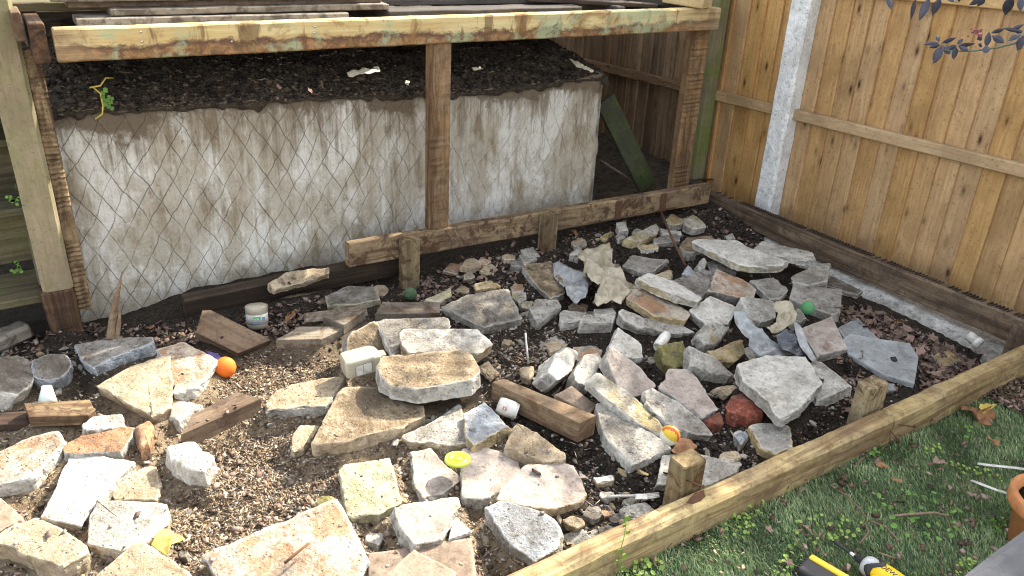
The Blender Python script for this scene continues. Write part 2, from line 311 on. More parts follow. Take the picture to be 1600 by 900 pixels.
def wall_mat():
    s = NT('scored_render'); v = s.coords(rnd=False); x, y, z = s.sep(v)
    wob = s.noise(v, 3.0, 3, .6); wob2 = s.noise(v, 14, 3, .6)
    big = s.noise(s.comb(s.math('MULTIPLY', x, 1.0), 0.0, s.math('MULTIPLY', z, .50)), 5.0, 6, .66, .5)
    st2 = s.noise(s.comb(s.math('MULTIPLY', x, 1.0), 3.0, s.math('MULTIPLY', z, .20)), 15, 6, .70, .4)
    fine = s.noise(v, 80, 5, .75); med = s.noise(v, 20, 6, .74, .3)
    c = s.mix(s.rng(big, .36, .62), (.37, .315, .225), (.52, .48, .39))
    c = s.mix(s.math('MULTIPLY', s.rng(med, .42, .66), .6), c, (.53, .50, .44))
    eff = s.math('MULTIPLY', s.rng(s.math('ADD', big, s.math('MULTIPLY', s.math('SUBTRACT', st2, .5), .55)), .49, .57), s.rng(med, .30, .52))
    c = s.mix(s.math('MULTIPLY', eff, .75), c, (.72, .70, .64))
    st3 = s.noise(s.comb(x, 7.0, s.math('MULTIPLY', z, .07)), 34, 5, .7, .2)
    c = s.mix(s.math('MULTIPLY', s.rng(st3, .53, .62), .45), c, (.26, .205, .13)); c = s.mix(s.math('MULTIPLY', s.rng(st3, .45, .36), .35), c, (.66, .64, .57))
    brn = s.math('MULTIPLY', s.rng(st2, .51, .64), s.rng(big, .58, .46))
    c = s.mix(s.math('MULTIPLY', brn, .8), c, (.21, .155, .085))
    # scored diamond key lines, wandering and broken
    def fam(k, sp, off, th):
        u = s.math('ADD', s.math('ADD', x, s.math('MULTIPLY', z, k)), s.math('MULTIPLY', wob, .10))
        u = s.math('ADD', s.math('MULTIPLY', s.math('ADD', u, s.math('MULTIPLY', wob2, .012)), 1 / sp), off)
        f = s.math('ABSOLUTE', s.math('SUBTRACT', s.math('FRACT', u), .5))
        return s.rng(f, th, th * .35)
    l1 = s.math('MULTIPLY', fam(-.66, .078, .2, .026), s.rng(s.noise(v, 5.0, 4, .65), .36, .54))
    l2 = s.math('MULTIPLY', fam(.50, .088, .6, .024), s.rng(s.noise(v, 4.1, 4, .65, .3), .36, .54))
    ln = s.math('MAXIMUM', l1, l2)
    ln = s.math('MULTIPLY', ln, s.rng(s.math('ADD', x, s.math('MULTIPLY', wob, .6)), .1, .9, 1.0, .55))
    c = s.mix(s.math('MULTIPLY', ln, .70), c, (.085, .066, .046))
    # soil washed over the upper edge and splashed at the foot
    tope = s.math('SUBTRACT', s.math('ADD', z, s.math('MULTIPLY', s.math('SUBTRACT', s.noise(v, 4.5, 6, .7), .5), .55)), s.math('MULTIPLY', x, -.028))
    c = s.mix(s.math('MULTIPLY', s.rng(tope, .735, .775), .93), c, s.mix(s.rng(fine, .35, .65), (.06, .045, .032), (.17, .13, .09)))
    c = s.mix(s.math('MULTIPLY', s.rng(s.math('ADD', tope, s.math('MULTIPLY', s.math('SUBTRACT', st3, .5), .9)), .60, .80), .75), c, (.17, .13, .085))
    foot = s.math('ADD', z, s.math('MULTIPLY', s.math('SUBTRACT', med, .5), .3))
    c = s.mix(s.math('MULTIPLY', s.rng(foot, .16, -.02), .55), c, (.14, .12, .075))
    c = s.mix(s.math('MULTIPLY', s.rng(s.noise(v, 48, 5, .75), .60, .70), .65), c, (.09, .075, .06))
    c = s.mix(s.math('MULTIPLY', s.rng(fine, .58, .72), .45), c, (.14, .12, .095))
    h = s.math('SUBTRACT', s.math('ADD', s.math('MULTIPLY', fine, .5), s.math('MULTIPLY', med, .7)), s.math('MULTIPLY', ln, .55))
    return s.out(c, h, .8, .012)
M['wall'] = wall_mat()

# ------------------------------------------------------------------ object helpers
def link(o, parent=None):
    COL.objects.link(o)
    if parent is not None: o.parent = parent
    return o
def tag(o, label=None, cat=None, group=None, kind=None):
    if label: o['label'] = label
    if cat: o['category'] = cat
    if group: o['group'] = group
    if kind: o['kind'] = kind
    return o
def empty(name, loc, label, cat, group=None, rot=None):
    o = bpy.data.objects.new(name, None); o.empty_display_size = .05; o.location = loc
    if rot is not None: o.rotation_euler = rot
    link(o); return tag(o, label, cat, group)
def mesh_obj(name, V, F, mats, mw=None, parent=None, slots=None, smooth=None, pw=True):
    """mw: local->world matrix of the mesh; parents are handled so that world placement is kept"""
    me = bpy.data.meshes.new(name); me.from_pydata([tuple(v) for v in V], [], F)
    for k in (mats if isinstance(mats, (list, tuple)) else [mats]): me.materials.append(M[k] if isinstance(k, str) else k)
    if slots is not None: me.polygons.foreach_set('material_index', slots)
    if smooth is not None: me.polygons.foreach_set('use_smooth', smooth if hasattr(smooth, '__len__') else [smooth] * len(F))
    me.update()
    o = bpy.data.objects.new(name, me); link(o)
    place(o, mw, parent); return o
def wmat(o):
    mm = Matrix.LocRotScale(o.location, o.rotation_euler if o.rotation_mode != 'QUATERNION' else o.rotation_quaternion, o.scale)
    return (wmat(o.parent) @ mm) if o.parent else mm
def place(o, mw, parent):
    mw = mw or Matrix.Identity(4)
    if parent is not None: o.parent = parent; mw = wmat(parent).inverted() @ mw
    l, q, s_ = mw.decompose(); o.location = l; o.rotation_euler = q.to_euler(); o.scale = s_
def basis(o, x, y, z):
    mm = Matrix.Identity(4)
    for i in range(3): mm[i][0] = x[i]; mm[i][1] = y[i]; mm[i][2] = z[i]; mm[i][3] = o[i]
    return mm
def N3(p, f, seed=0.0): return mnoise.noise(Vector((p[0] * f + seed, p[1] * f - seed * .7, p[2] * f + seed * .3)))

def beam(name, A, B, W, H, mat, parent=None, up=(0, 0, 1), bevel=.004, seg=None, wob=.0015, ridge=None, slots_end=None, seed=None):
    """timber from A to B (centre line), W across, H along 'up'; local x runs with the grain"""
    A = Vector(A); B = Vector(B); L = (B - A).length; x = (B - A).normalized(); z = Vector(up); z = (z - x * z.dot(x)).normalized(); y = z.cross(x)
    seed = random.random() * 50 if seed is None else seed
    seg = seg or max(2, int(L / .06)); b = min(bevel, W * .3, H * .3); a, c = W / 2, H / 2
    prof = [(-a + b, -c), (a - b, -c), (a, -c + b), (a, c - b), (a - b, c), (-a + b, c), (-a, c - b), (-a, -c + b)]
    if ridge: prof = [(-a + b, -c), (a - b, -c), (a, -c + b), (a, c - b), (a - b, c), (a * .5, c), (0, c), (-a * .5, c), (-a + b, c), (-a, c - b), (-a, -c + b)]
    V = []; F = []; n = len(prof)
    st = [-L / 2] + [-L / 2 + b * .8] + [-L / 2 + L * (i / seg) for i in range(1, seg)] + [L / 2 - b * .8, L / 2]
    for i, t in enumerate(st):
        e = 1 - (.9 * b / max(W, H) if i in (0, len(st) - 1) else 0) * 1.6
        for j, (py, pz) in enumerate(prof):
            d = N3((t * .8, py, pz), 9, seed) * wob + N3((t, py, pz), 40, seed) * wob * .5
            q = [t, py * e + d, pz * e + d * .8]
            if ridge and pz > c - b * 1.1 and 0 < i < len(st) - 1: q[2] += ridge * (.55 + .9 * N3((t * 31, py * 9, 0), 1, seed)) * (1 if (i + int(4 * N3((t * 9, 0, 0), 1, seed))) % 2 else -1) * (1.0 if N3((t * 6, 1, 0), 1, seed + 3) > -.25 else .1) * (.35 if py < -a * .2 and N3((t, 0, 0), 6, seed) > 0 else 1)
            V.append(q)
    for i in range(len(st) - 1):
        for j in range(n):
            k = (j + 1) % n; F.append((i * n + j, (i + 1) * n + j, (i + 1) * n + k, i * n + k))
    F.append(tuple(range(n))[::1]); F.append(tuple((len(st) - 1) * n + j for j in range(n))[::-1])
    return mesh_obj(name, V, F, mat, basis((A + B) / 2, x, y, z), parent, smooth=False)

BVH_V, BVH_F, FOOT, SOILR = [], [], [], []
def add_bvh(V, F, mw):
    o = len(BVH_V); BVH_V.extend([mw @ Vector(v) for v in V]); BVH_F.extend([tuple(i + o for i in f) for f in F])

def slab(name, label, cat, pts, z, t, top, side=None, sx=0., sy=0., dome=0., rough=1., clean=False, parent=None, group=None, seed=None, taper=.10):
    """a broken slab or stone: the outline of its upper face is measured at pts on the plane through height z with slopes sx, sy"""
    seed = seed if seed is not None else random.random() * 90
    side = side or top
    cx = sum(p[0] for p in pts) / len(pts); cy = sum(p[1] for p in pts) / len(pts)
    c0 = G(cx, cy, z); n = Vector((-sx, -sy, 1)).normalized()
    P = [onplane(px, py, c0, n) for px, py in pts]; c = sum(P, Vector()) / len(P)
    e = max(((P[i] - P[i - 1]) for i in range(len(P))), key=lambda q: q.length); u = e.normalized(); v = n.cross(u)
    Q = [((p - c).dot(u), (p - c).dot(v)) for p in P]
    area = sum(Q[i - 1][0] * Q[i][1] - Q[i][0] * Q[i - 1][1] for i in range(len(Q)))
    if area < 0: Q.reverse()
    rd = random.Random(int(seed * 1000))
    if not clean:                                             # break the corners
        Q2 = []
        for i in range(len(Q)):
            a, q, b = Q[i - 1], Q[i], Q[(i + 1) % len(Q)]; la, lb = math.dist(a, q), math.dist(q, b); ch = min(.3 * la, .3 * lb, rd.choice((.001, .002, .003, .009)) * rough + .0008); cb = min(.3 * lb, ch * rd.uniform(.6, 1.8))
            Q2 += [(q[0] + (a[0] - q[0]) * ch / la, q[1] + (a[1] - q[1]) * ch / la), (q[0] + (b[0] - q[0]) * cb / lb, q[1] + (b[1] - q[1]) * cb / lb)]
        Q = Q2
    nq = len(Q); nor = []; lean = []; lv = 0
    for i in range(nq):
        a, b = Q[i], Q[(i + 1) % nq]; L = math.dist(a, b) + 1e-9; nor.append(((b[1] - a[1]) / L, -(b[0] - a[0]) / L))
        lean.append(0 if clean else (rd.uniform(-.20, .30) * t if L > .03 else (lean[-1] if lean else 0) * .8))
    def offs(d):                                              # the outline with every edge moved out by its own lean
        out = []
        for i in range(nq):
            (x1, y1), (x2, y2) = nor[i - 1], nor[i]; d1, d2 = lean[i - 1] * d, lean[i] * d; de = x1 * y2 - x2 * y1
            if abs(de) < .45 or x1 * x2 + y1 * y2 < -.1: dm = (d1 + d2) / 2; mx, my = (x1 + x2) / 2, (y1 + y2) / 2; out.append((Q[i][0] + mx * dm, Q[i][1] + my * dm))
            else: out.append((Q[i][0] + (d1 * y2 - d2 * y1) / de, Q[i][1] + (x1 * d2 - x2 * d1) / de))
        return out
    per = sum(math.dist(Q[i - 1], Q[i]) for i in range(nq)); ds = .05 if clean else min(.014, max(.005, per / 90))
    idx = []
    for i in range(nq):
        k = max(1, int(round(math.dist(Q[i], Q[(i + 1) % nq]) / ds))); idx += [(i, j / k) for j in range(k)]
    def outline(d): O = offs(d); return [(O[i][0] + (O[(i + 1) % nq][0] - O[i][0]) * f, O[i][1] + (O[(i + 1) % nq][1] - O[i][1]) * f) for i, f in idx]
    def push(q, i, d): return (q[0] + nor[i][0] * d, q[1] + nor[i][1] * d)
    base = outline(0)
    def edge_w(q): return 0 if clean else (N3((q[0], q[1], 0), 15, seed) * .0034 + N3((q[0], q[1], 0), 45, seed) * .0028 + N3((q[0], q[1], 0), 120, seed) * .0014) * rough
    bite = [0 if clean else max(0, N3((q[0], q[1], 4), 13, seed + 3) - .22) * .022 * rough for q in base]
    ring = [push(q, i, edge_w(q) - bt * .9) for q, (i, f), bt in zip(base, idx, bite)]
    m_ = len(ring); V = []; F = []; sl = []; sm = []
    bev = .0020 if clean else .0022
    def inset(q, d): r_ = math.hypot(*q) + 1e-6; k = max(.15, 1 - d / r_); return (q[0] * k, q[1] * k)
    def zt(q, s_):
        zz = dome * (1 - s_ * s_)
        if not clean: zz += (N3((q[0], q[1], 1), 9, seed) * .0036 + N3((q[0], q[1], 2), 30, seed) * .0028 + N3((q[0], q[1], 3), 85, seed) * .0018) * rough
        return zz
    levels = [.25, .5, .72, .88]
    V.append((0, 0, zt((0, 0), 0)))
    for s_ in levels:
        for q in ring: p = (q[0] * s_, q[1] * s_); V.append((p[0], p[1], zt(p, s_)))
    for q in ring: p = inset(q, bev); V.append((p[0], p[1], zt(p, 1)))
    ntop = len(levels) + 1
    prof = [0, .14, .32, .52, .76, 1.0] if not clean else [0, 1.0]
    for kf in prof:
        O = outline(kf)
        for q, q0, (i, f), bt in zip(O, base, idx, bite):
            d = edge_w(q0) * (1 - kf * .6) - taper * t * kf * kf * .6 - bt * .9 * max(0, 1 - kf * 2.2)
            if not clean and kf > 0: d += (N3((q[0], q[1], kf * t * 1.1), 20, seed + 5) * .0045 + N3((q[0], q[1], kf * t), 60, seed + 9) * .0036 + N3((q[0], q[1], kf * t), 130, seed + 2) * .0022) * rough
            p = push(q, i, d); zz = zt(p, 1) * max(0, 1 - kf * 3) - t * kf - bev * (kf == 0) - bt * .35 * (kf == 0)
            V.append((p[0], p[1], zz + (0 if clean or kf in (0, 1.0) else N3((q[0], q[1], kf), 40, seed) * t * .06)))
    nr = ntop + len(prof)
    for j in range(m_): k = (j + 1) % m_; F.append((0, 1 + j, 1 + k)); sl.append(0); sm.append(True)
    for i in range(nr - 1):
        a, b = 1 + i * m_, 1 + (i + 1) * m_
        for j in range(m_):
            k = (j + 1) % m_; F.append((a + j, b + j, b + k, a + k)); sl.append(0 if i < ntop - 1 else 1); sm.append(i < ntop - 1 and not clean)
    F.append(tuple(1 + (nr - 1) * m_ + j for j in range(m_))[::-1]); sl.append(1); sm.append(False)
    mw = basis(c, u, v, n); add_bvh(V, F, mw)
    FOOT.append(([(c + u * q[0] + v * q[1]) for q in Q], t))
    o = mesh_obj(name, V, F, [top, side], mw, parent, sl, sm)
    return tag(o, label, cat, group)

def tube(name, pts, rad, mat, parent=None, sides=6, mw=None, smooth=True):
    P = [Vector(p) for p in pts]; V = []; F = []
    for i, p in enumerate(P):
        d = (P[min(i + 1, len(P) - 1)] - P[max(i - 1, 0)]).normalized(); a = d.orthogonal().normalized(); b = d.cross(a)
        if i: # keep the frame steady
            a = (pa - d * pa.dot(d)).normalized(); b = d.cross(a)
        pa = a; r = rad[i] if hasattr(rad, '__len__') else rad
        for j in range(sides): t = 2 * math.pi * j / sides; V.append(p + (a * math.cos(t) + b * math.sin(t)) * r)
    n = sides
    for i in range(len(P) - 1):
        for j in range(n): k = (j + 1) % n; F.append((i * n + j, i * n + k, (i + 1) * n + k, (i + 1) * n + j))
    F.append(tuple(range(n))[::-1]); F.append(tuple((len(P) - 1) * n + j for j in range(n)))
    o0 = P[0] if mw is None else None
    if mw is None: V = [v - o0 for v in V]; mw = Matrix.Translation(o0)
    return mesh_obj(name, V, F, mat, mw, parent, smooth=smooth)

def lathe(name, prof, mat, mw, parent=None, n=32, smooth=True, warp=None):
    V = []; F = []
    for r, z in prof:
        for j in range(n):
            a = 2 * math.pi * j / n; p = [r * math.cos(a), r * math.sin(a), z]
            if warp: p = warp(p)
            V.append(p)
    for i in range(len(prof) - 1):
        for j in range(n): k = (j + 1) % n; F.append((i * n + j, i * n + k, (i + 1) * n + k, (i + 1) * n + j))
    F.append(tuple(range(n))[::-1]); F.append(tuple((len(prof) - 1) * n + j for j in range(n)))
    return mesh_obj(name, V, F, mat, mw, parent, smooth=smooth)

def frame_of(o, z, xhint=(1, 0, 0)):
    z = Vector(z).normalized(); x = Vector(xhint); x = (x - z * x.dot(z)).normalized(); return basis(o, x, z.cross(x), z)

def text(name, body, size, mat, mw, parent, extrude=.0004):
    cu = bpy.data.curves.new(name, 'FONT'); cu.body = body; cu.size = size; cu.extrude = extrude; cu.align_x = 'CENTER'; cu.align_y = 'CENTER'
    cu.materials.append(M[mat]); t_ = bpy.data.objects.new(name, cu); link(t_); bpy.context.view_layer.update()
    me = bpy.data.meshes.new_from_object(t_.evaluated_get(bpy.context.evaluated_depsgraph_get())); bpy.data.objects.remove(t_)
    me.name = name; o = bpy.data.objects.new(name, me); link(o); place(o, mw, parent); return o

def np_mesh(name, V, F, mat, cols=None, parent=None, smooth=False):
    """big mesh from arrays: F is (n,3) or (n,4)"""
    me = bpy.data.meshes.new(name); V = np.asarray(V, dtype=np.float32); F = np.asarray(F, dtype=np.int32); k = F.shape[1]
    me.vertices.add(len(V)); me.vertices.foreach_set('co', V.ravel()); me.loops.add(F.size); me.loops.foreach_set('vertex_index', F.ravel())
    me.polygons.add(len(F)); me.polygons.foreach_set('loop_start', np.arange(0, F.size, k, dtype=np.int32)); me.polygons.foreach_set('loop_total', np.full(len(F), k, dtype=np.int32))
    if smooth: me.polygons.foreach_set('use_smooth', np.ones(len(F), dtype=bool))
    if cols is not None:
        a = me.color_attributes.new('Col', 'FLOAT_COLOR', 'POINT'); c = np.ones((len(V), 4), dtype=np.float32); c[:, :3] = cols; a.data.foreach_set('color', c.ravel())
    me.materials.append(M[mat]); me.update(calc_edges=True); me.validate()
    o = bpy.data.objects.new(name, me); link(o, parent); return o

# ------------------------------------------------------------------ GROUND
def sstep(a, b, x): t = min(1, max(0, (x - a) / (b - a))); return t * t * (3 - 2 * t)
def soil_z(x, y):
    z = .012 * mnoise.noise(Vector((x * 3, y * 3, 0))) + .010 * mnoise.noise(Vector((x * 9, y * 9, 3))) + .006 * mnoise.noise(Vector((x * 26, y * 26, 5))) + .004 * mnoise.noise(Vector((x * 60, y * 60, 9)))
    z += -.045 * sstep(2.7, 3.25, x) * sstep(3.0, 2.4, y)               # it dips along the fence footing
    z += .05 * sstep(2.6, 3.1, y) * sstep(1.5, 2.4, x)                  # and rises under the back plate
    z += .05 * sstep(3.02, 3.25, y) * sstep(1.6, .9, x) * sstep(.25, .6, x)
    return z
gx = np.arange(-.9, 3.42, .0165); gy = np.arange(1.16, 3.40, .0165)
V = [(x, y, soil_z(x, y)) for y in gy for x in gx]; nx = len(gx)
F = [(j * nx + i, j * nx + i + 1, (j + 1) * nx + i + 1, (j + 1) * nx + i) for j in range(len(gy) - 1) for i in range(nx - 1)]
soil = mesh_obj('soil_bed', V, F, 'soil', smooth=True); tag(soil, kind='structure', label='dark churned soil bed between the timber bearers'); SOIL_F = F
gx3 = np.arange(2.56, 3.64, .03); gy3 = np.arange(3.36, 5.25, .03); nx = len(gx3)
V = [(x, y, .055 + .03 * mnoise.noise(Vector((x * 5, y * 5, 1))) + .015 * mnoise.noise(Vector((x * 20, y * 20, 1)))) for y in gy3 for x in gx3]
F = [(j * nx + i, j * nx + i + 1, (j + 1) * nx + i + 1, (j + 1) * nx + i) for j in range(len(gy3) - 1) for i in range(nx - 1)]
tag(mesh_obj('soil_corner', V, F, 'bank', smooth=True), kind='structure'); add_bvh(V, F, Matrix.Identity(4))
ground = mesh_obj('ground', [(-60, -60, -.16), (60, -60, -.16), (60, 60, -.16), (-60, 60, -.16)], [(0, 1, 2, 3)], 'soil'); tag(ground, kind='structure')
# soil carried on past the sheet so that other views find ground, not a hole
near = mesh_obj('soil_apron', [(-3, -2, -.012), (.86, -2, -.012), (.86, 1.17, -.012), (-3, 1.17, -.012), (-3, 3.4, -.012), (-.89, 3.4, -.012), (-.89, 1.17, -.012)], [(0, 1, 2, 3), (3, 6, 5, 4)], 'soil'); tag(near, kind='structure')
LAWN = .022
V = []; xs = np.linspace(.5, 3.6, 90); ys = np.linspace(-1.4, 1.22, 70)
def lawn_z(x, y): return LAWN + .008 * mnoise.noise(Vector((x * 2.5, y * 2.5, 4)))
V = [(x, y, lawn_z(x, y)) for y in ys for x in xs]
F = [(j * 90 + i, j * 90 + i + 1, (j + 1) * 90 + i + 1, (j + 1) * 90 + i) for j in range(69) for i in range(89)]
lawn = mesh_obj('lawn', V, F, 'turf', smooth=True); tag(lawn, kind='structure', label='artificial turf lawn in front of the bearer')

# ------------------------------------------------------------------ CONCRETE WALL and the soil bank on it
def ztop(x):
    zz = np.interp(x, [.1, .19, .9, 1.5, 1.8, 2.3, 2.66, 2.8], [.84, .837, .81, .785, .76, .765, .775, .775])
    return zz + .012 * mnoise.noise(Vector((x * 7, 1, 0))) + .010 * mnoise.noise(Vector((x * 23, 4, 0)))
wl = empty('concrete_wall', (1.4, 3.5, 0), 'pale rendered retaining wall scored with diamond lines under the deck', 'wall')
XW0, XW1 = .13, 2.665
V = []; F = []; nu, nv = 215, 74
def wallp(x, z, y): return (x - 1.4, y - 3.5, z)
for j in range(nv + 1):
    for i in range(nu + 1):
        x = XW0 + (XW1 - XW0) * i / nu; zt_ = ztop(x); z = -.06 + (zt_ + .06) * j / nv
        d = .006 * mnoise.noise(Vector((x * 4, z * 4, 0))) + .003 * mnoise.noise(Vector((x * 18, z * 18, 2))) + .0015 * mnoise.noise(Vector((x * 60, z * 60, 7)))
        ed = sstep(zt_ - .05, zt_, z) * (.012 + .02 * max(0, mnoise.noise(Vector((x * 14, z * 14, 8))))) + sstep(XW1 - .035, XW1, x) * .02 * (1 + mnoise.noise(Vector((x * 5, z * 16, 3))))
        V.append(wallp(x, z, 3.30 + d + ed + .02 * (z - .4) * 0))
F = [(j * (nu + 1) + i, j * (nu + 1) + i + 1, (j + 1) * (nu + 1) + i + 1, (j + 1) * (nu + 1) + i) for j in range(nv) for i in range(nu)]
mesh_obj('front_face', V, F, 'wall', Matrix.Translation((1.4, 3.5, 0)), wl, smooth=True)
V = []; F = []; a_, b_ = 40, 50                                          # broken right end
for j in range(b_ + 1):
    for i in range(a_ + 1):
        y = 3.315 + 1.3 * i / a_; zt_ = ztop(XW1) + .05 * min(1, (y - 3.3)); z = -.06 + (zt_ + .06) * j / b_
        d = .018 * mnoise.noise(Vector((y * 9, z * 12, 20))) + .008 * mnoise.noise(Vector((y * 30, z * 30, 2)))
        V.append(wallp(XW1 + (0 if i == 0 else d) - .01 * sstep(.05, 0, abs(z - zt_)), z, y))
F = [(j * (a_ + 1) + i, j * (a_ + 1) + i + 1, (j + 1) * (a_ + 1) + i + 1, (j + 1) * (a_ + 1) + i) for j in range(b_) for i in range(a_)]
mesh_obj('broken_end', V, F, 'footing', Matrix.Translation((1.4, 3.5, 0)), wl, smooth=True)
gx2 = np.arange(-.3, 2.70, .017); gy2 = np.concatenate([np.arange(3.281, 3.75, .012), np.arange(3.75, 5.2, .06)]); nx = len(gx2)
def bank_z(x, y):
    z = float(ztop(min(max(x, .13), 2.66))) + .26 * (1 - math.exp(-max(0, y - 3.3) * 2.2)) * .55
    k = sstep(3.3, 3.42, y); z += k * (.022 * mnoise.noise(Vector((x * 5, y * 6, 0))) + .014 * mnoise.noise(Vector((x * 15, y * 15, 3))) + .010 * mnoise.noise(Vector((x * 40, y * 40, 3))))
    z -= .004 + .02 * sstep(2.5, 2.68, x)
    if y < 3.325:                                             # crumbling lip: soil slides over the edge in tongues
        sp = max(0, mnoise.noise(Vector((x * 4.2, 2, 1))) + .10) * .075 + max(0, mnoise.noise(Vector((x * 17, 5, 1)))) * .035 + max(0, mnoise.noise(Vector((x * 50, 5, 1)))) * .012
        z -= (sp + .004) * sstep(3.318, 3.284, y)
    return z
V = [((x, y + .007 * mnoise.noise(Vector((x * 26, y * 40, 6))), bank_z(x, y)) if j else (x, 3.322, bank_z(x, gy2[1]) - .010)) for j, y in enumerate(gy2) for x in gx2]
F = [(j * nx + i, j * nx + i + 1, (j + 1) * nx + i + 1, (j + 1) * nx + i) for j in range(len(gy2) - 1) for i in range(nx - 1)]
bank = mesh_obj('soil_bank', V, F, 'bank', smooth=True); tag(bank, kind='structure', label='dark soil heaped on top of the wall'); add_bvh(V, F, Matrix.Identity(4))

# ------------------------------------------------------------------ FENCE (the plane x = 3.6)
def fence_panel(label, y0, y1, zt_, board, rail, rails, n0, sp=.105, group='fence panels along the boundary'):
    p = empty('fence_panel', (3.62, (y0 + y1) / 2, .03), label, 'fence', group)
    n = int(round((y1 - y0) / sp)); sp = (y1 - y0) / n
    for i in range(n):
        y = y0 + sp * (i + .5); lean = random.uniform(-.0035, .0035)
        a = Vector((3.640 + random.uniform(-.0015, .0015), y, -.06)); b = Vector((3.640, y + lean, zt_))
        up = Vector((-1, random.uniform(.12, .15), 0))
        beam('board', a, b, sp + .010, .013, board, p, up=up, bevel=.002, seg=6, wob=.0012)
    for zr, hh, th in rails:
        f = lambda y: zr - .045 * (y - 2.85)
        beam('rail', (3.612, y0 + .002, f(y0)), (3.612, y1 - .002, f(y1)), hh, .034, rail, p, up=(-1, 0, 0), seg=12)
    return p
FT = 1.66
fence_panel('sunless tan close-board fence panel with knots, right of the concrete post', .90, 2.862, FT, 'fence', 'fence_rail', [(.585, .056, 0), (1.232, .056, 0), (1.62, .05, 0)], 0)
fence_panel('tan fence panel strip between the wooden post and the concrete post', 2.958, 3.53, FT, 'fence', 'fence_rail', [(.585, .056, 0), (1.232, .056, 0)], 0)
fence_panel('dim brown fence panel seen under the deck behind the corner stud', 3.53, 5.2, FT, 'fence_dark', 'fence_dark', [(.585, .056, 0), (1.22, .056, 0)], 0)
fence_panel('tan fence panel running on past the picture edge', -1.2, .80, FT, 'fence', 'fence_rail', [(.585, .056, 0), (1.232, .056, 0)], 0)
def conc_post(y, label):
    p = empty('concrete_fence_post', (3.6, y, 0), label, 'fence post', 'concrete fence posts')
    beam('shaft', (3.60, y, -.1), (3.60, y, FT + .06), .118, .10, 'post_conc', p, up=(-1, 0, 0), bevel=.014, seg=30, wob=.003)
conc_post(2.910, 'white concrete fence post with rough face between two tan panels')
conc_post(.86, 'concrete fence post beyond the picture edge')
kb = empty('gravel_board', (3.62, 2, 0), 'low concrete gravel board under the fence panels', 'gravel board')
beam('slab_board', (3.69, -1.2, -.02), (3.69, 5.2, -.02), .05, .09, 'post_conc', kb, up=(0, 0, 1), seg=30)
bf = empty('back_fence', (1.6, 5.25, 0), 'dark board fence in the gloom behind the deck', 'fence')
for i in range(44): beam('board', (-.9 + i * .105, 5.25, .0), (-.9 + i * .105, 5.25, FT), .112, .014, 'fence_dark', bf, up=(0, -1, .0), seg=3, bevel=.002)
gp = empty('wooden_fence_post', (3.52, 3.47, 0), 'green-tinged square wooden post at the fence corner', 'fence post')
beam('shaft', (3.555, 3.472, -.08), (3.555, 3.472, FT + .05), .108, .09, 'greenpost', gp, up=(-1, 0, 0), bevel=.004)

# ------------------------------------------------------------------ DECK FRAME
df = empty('deck_frame', (1.6, 3.1, 0), 'raised timber deck frame with stained front beam, studs and base plate', 'deck frame')
def lerp(a, b, t): return Vector(a) * (1 - t) + Vector(b) * t
bl, br = Vector((.215, 3.055, 1.110)), Vector((3.135, 3.055, 1.066))
beam('front_beam', bl, br, .05, .105, 'header', df, seg=70, wob=.0022, bevel=.005)
pl_, pr_ = Vector((1.157, 3.056, .186)), Vector((3.26, 3.056, .132))
beam('base_plate', pl_, pr_, .05, .108, 'plate', df, seg=50, wob=.002, bevel=.005)
beam('stud', (1.592, 3.070, .228), (1.600, 3.070, 1.046), .098, .046, 'stud', df, up=(0, -1, 0), seg=60, ridge=.0022)
beam('corner_stud', (3.092, 3.118, .08), (3.090, 3.118, 1.02), .115, .05, 'stud', df, up=(0, -1, 0), seg=90, ridge=.004)
beam('end_stud', (.152, 3.225, .10), (.152, 3.225, 1.075), .050, .06, 'studpale', df, up=(0, -1, 0), seg=110, ridge=.0055)
beam('rim_joist', (.175, 3.058, 1.115), (.175, 4.8, 1.115), .046, .125, 'rot', df)
beam('side_joist', (.128, 3.11, 1.16), (.128, 3.25, 1.16), .03, .09, 'brownwood', df)
for x in (.62, 1.05, 1.53, 2.05, 2.55): beam('joist', (x, 3.083, 1.090), (x, 4.8, 1.085), .045, .095, 'darkboard', df)
beam('rim_joist', (3.11, 3.086, 1.066), (3.11, 4.8, 1.066), .045, .10, 'darkboard', df)
for px, py0, py1 in ((185, 90, 140), (437, 75, 112), (835, 62, 100)):
    p = atY(px, py1, 3.52); beam('leg', (p.x, 3.52, p.z - .05), (p.x, 3.52, 1.05), .085, .06, 'rot' if px < 300 else 'darkboard', df)
for px0, px1, y in ((965, 985, 3.044), (1033, 1049, 3.044)):
    a = atY(px0, 340, 3.03); 
    zc = .186 + (.132 - .186) * (a.x - 1.157) / 2.1
    beam('rust_strap', (a.x, 3.0290, zc - .05), (a.x, 3.0290, zc + .05), .042, .002, 'rust', df, up=(0, -1, 0), bevel=.0005)
for px in (640, 857):
    p = atY(px, 375, 2.985); beam('stake', (p.x, 3.0, -.12), (p.x + .006, 3.0, .232 if px < 700 else .226), .082, .048, 'stake', df, up=(0, -1, 0), bevel=.004, seg=12)
for px, py in ((220, 50), (222, 65), (362, 65), (492, 42), (491, 52)):       # bolt heads on the beam
    p = atY(px, py, 3.0295); lathe('bolt', [(.004, 0), (.004, .0015), (.002, .002)], 'steel', frame_of(p, (0, -1, 0)), df, 8)
pn = empty('newel_post', (.075, 3.2, 0), 'algae-streaked newel post with rotten foot, left of the wall', 'post')
beam('shaft', (.076, 3.215, .205), (.076, 3.215, 1.62), .104, .095, 'post', pn, up=(0, -1, 0), bevel=.012, seg=30)
beam('rotten_foot', (.070, 3.215, -.06), (.073, 3.215, .215), .112, .10, 'rot', pn, up=(0, -1, 0), bevel=.012, seg=20, wob=.010)
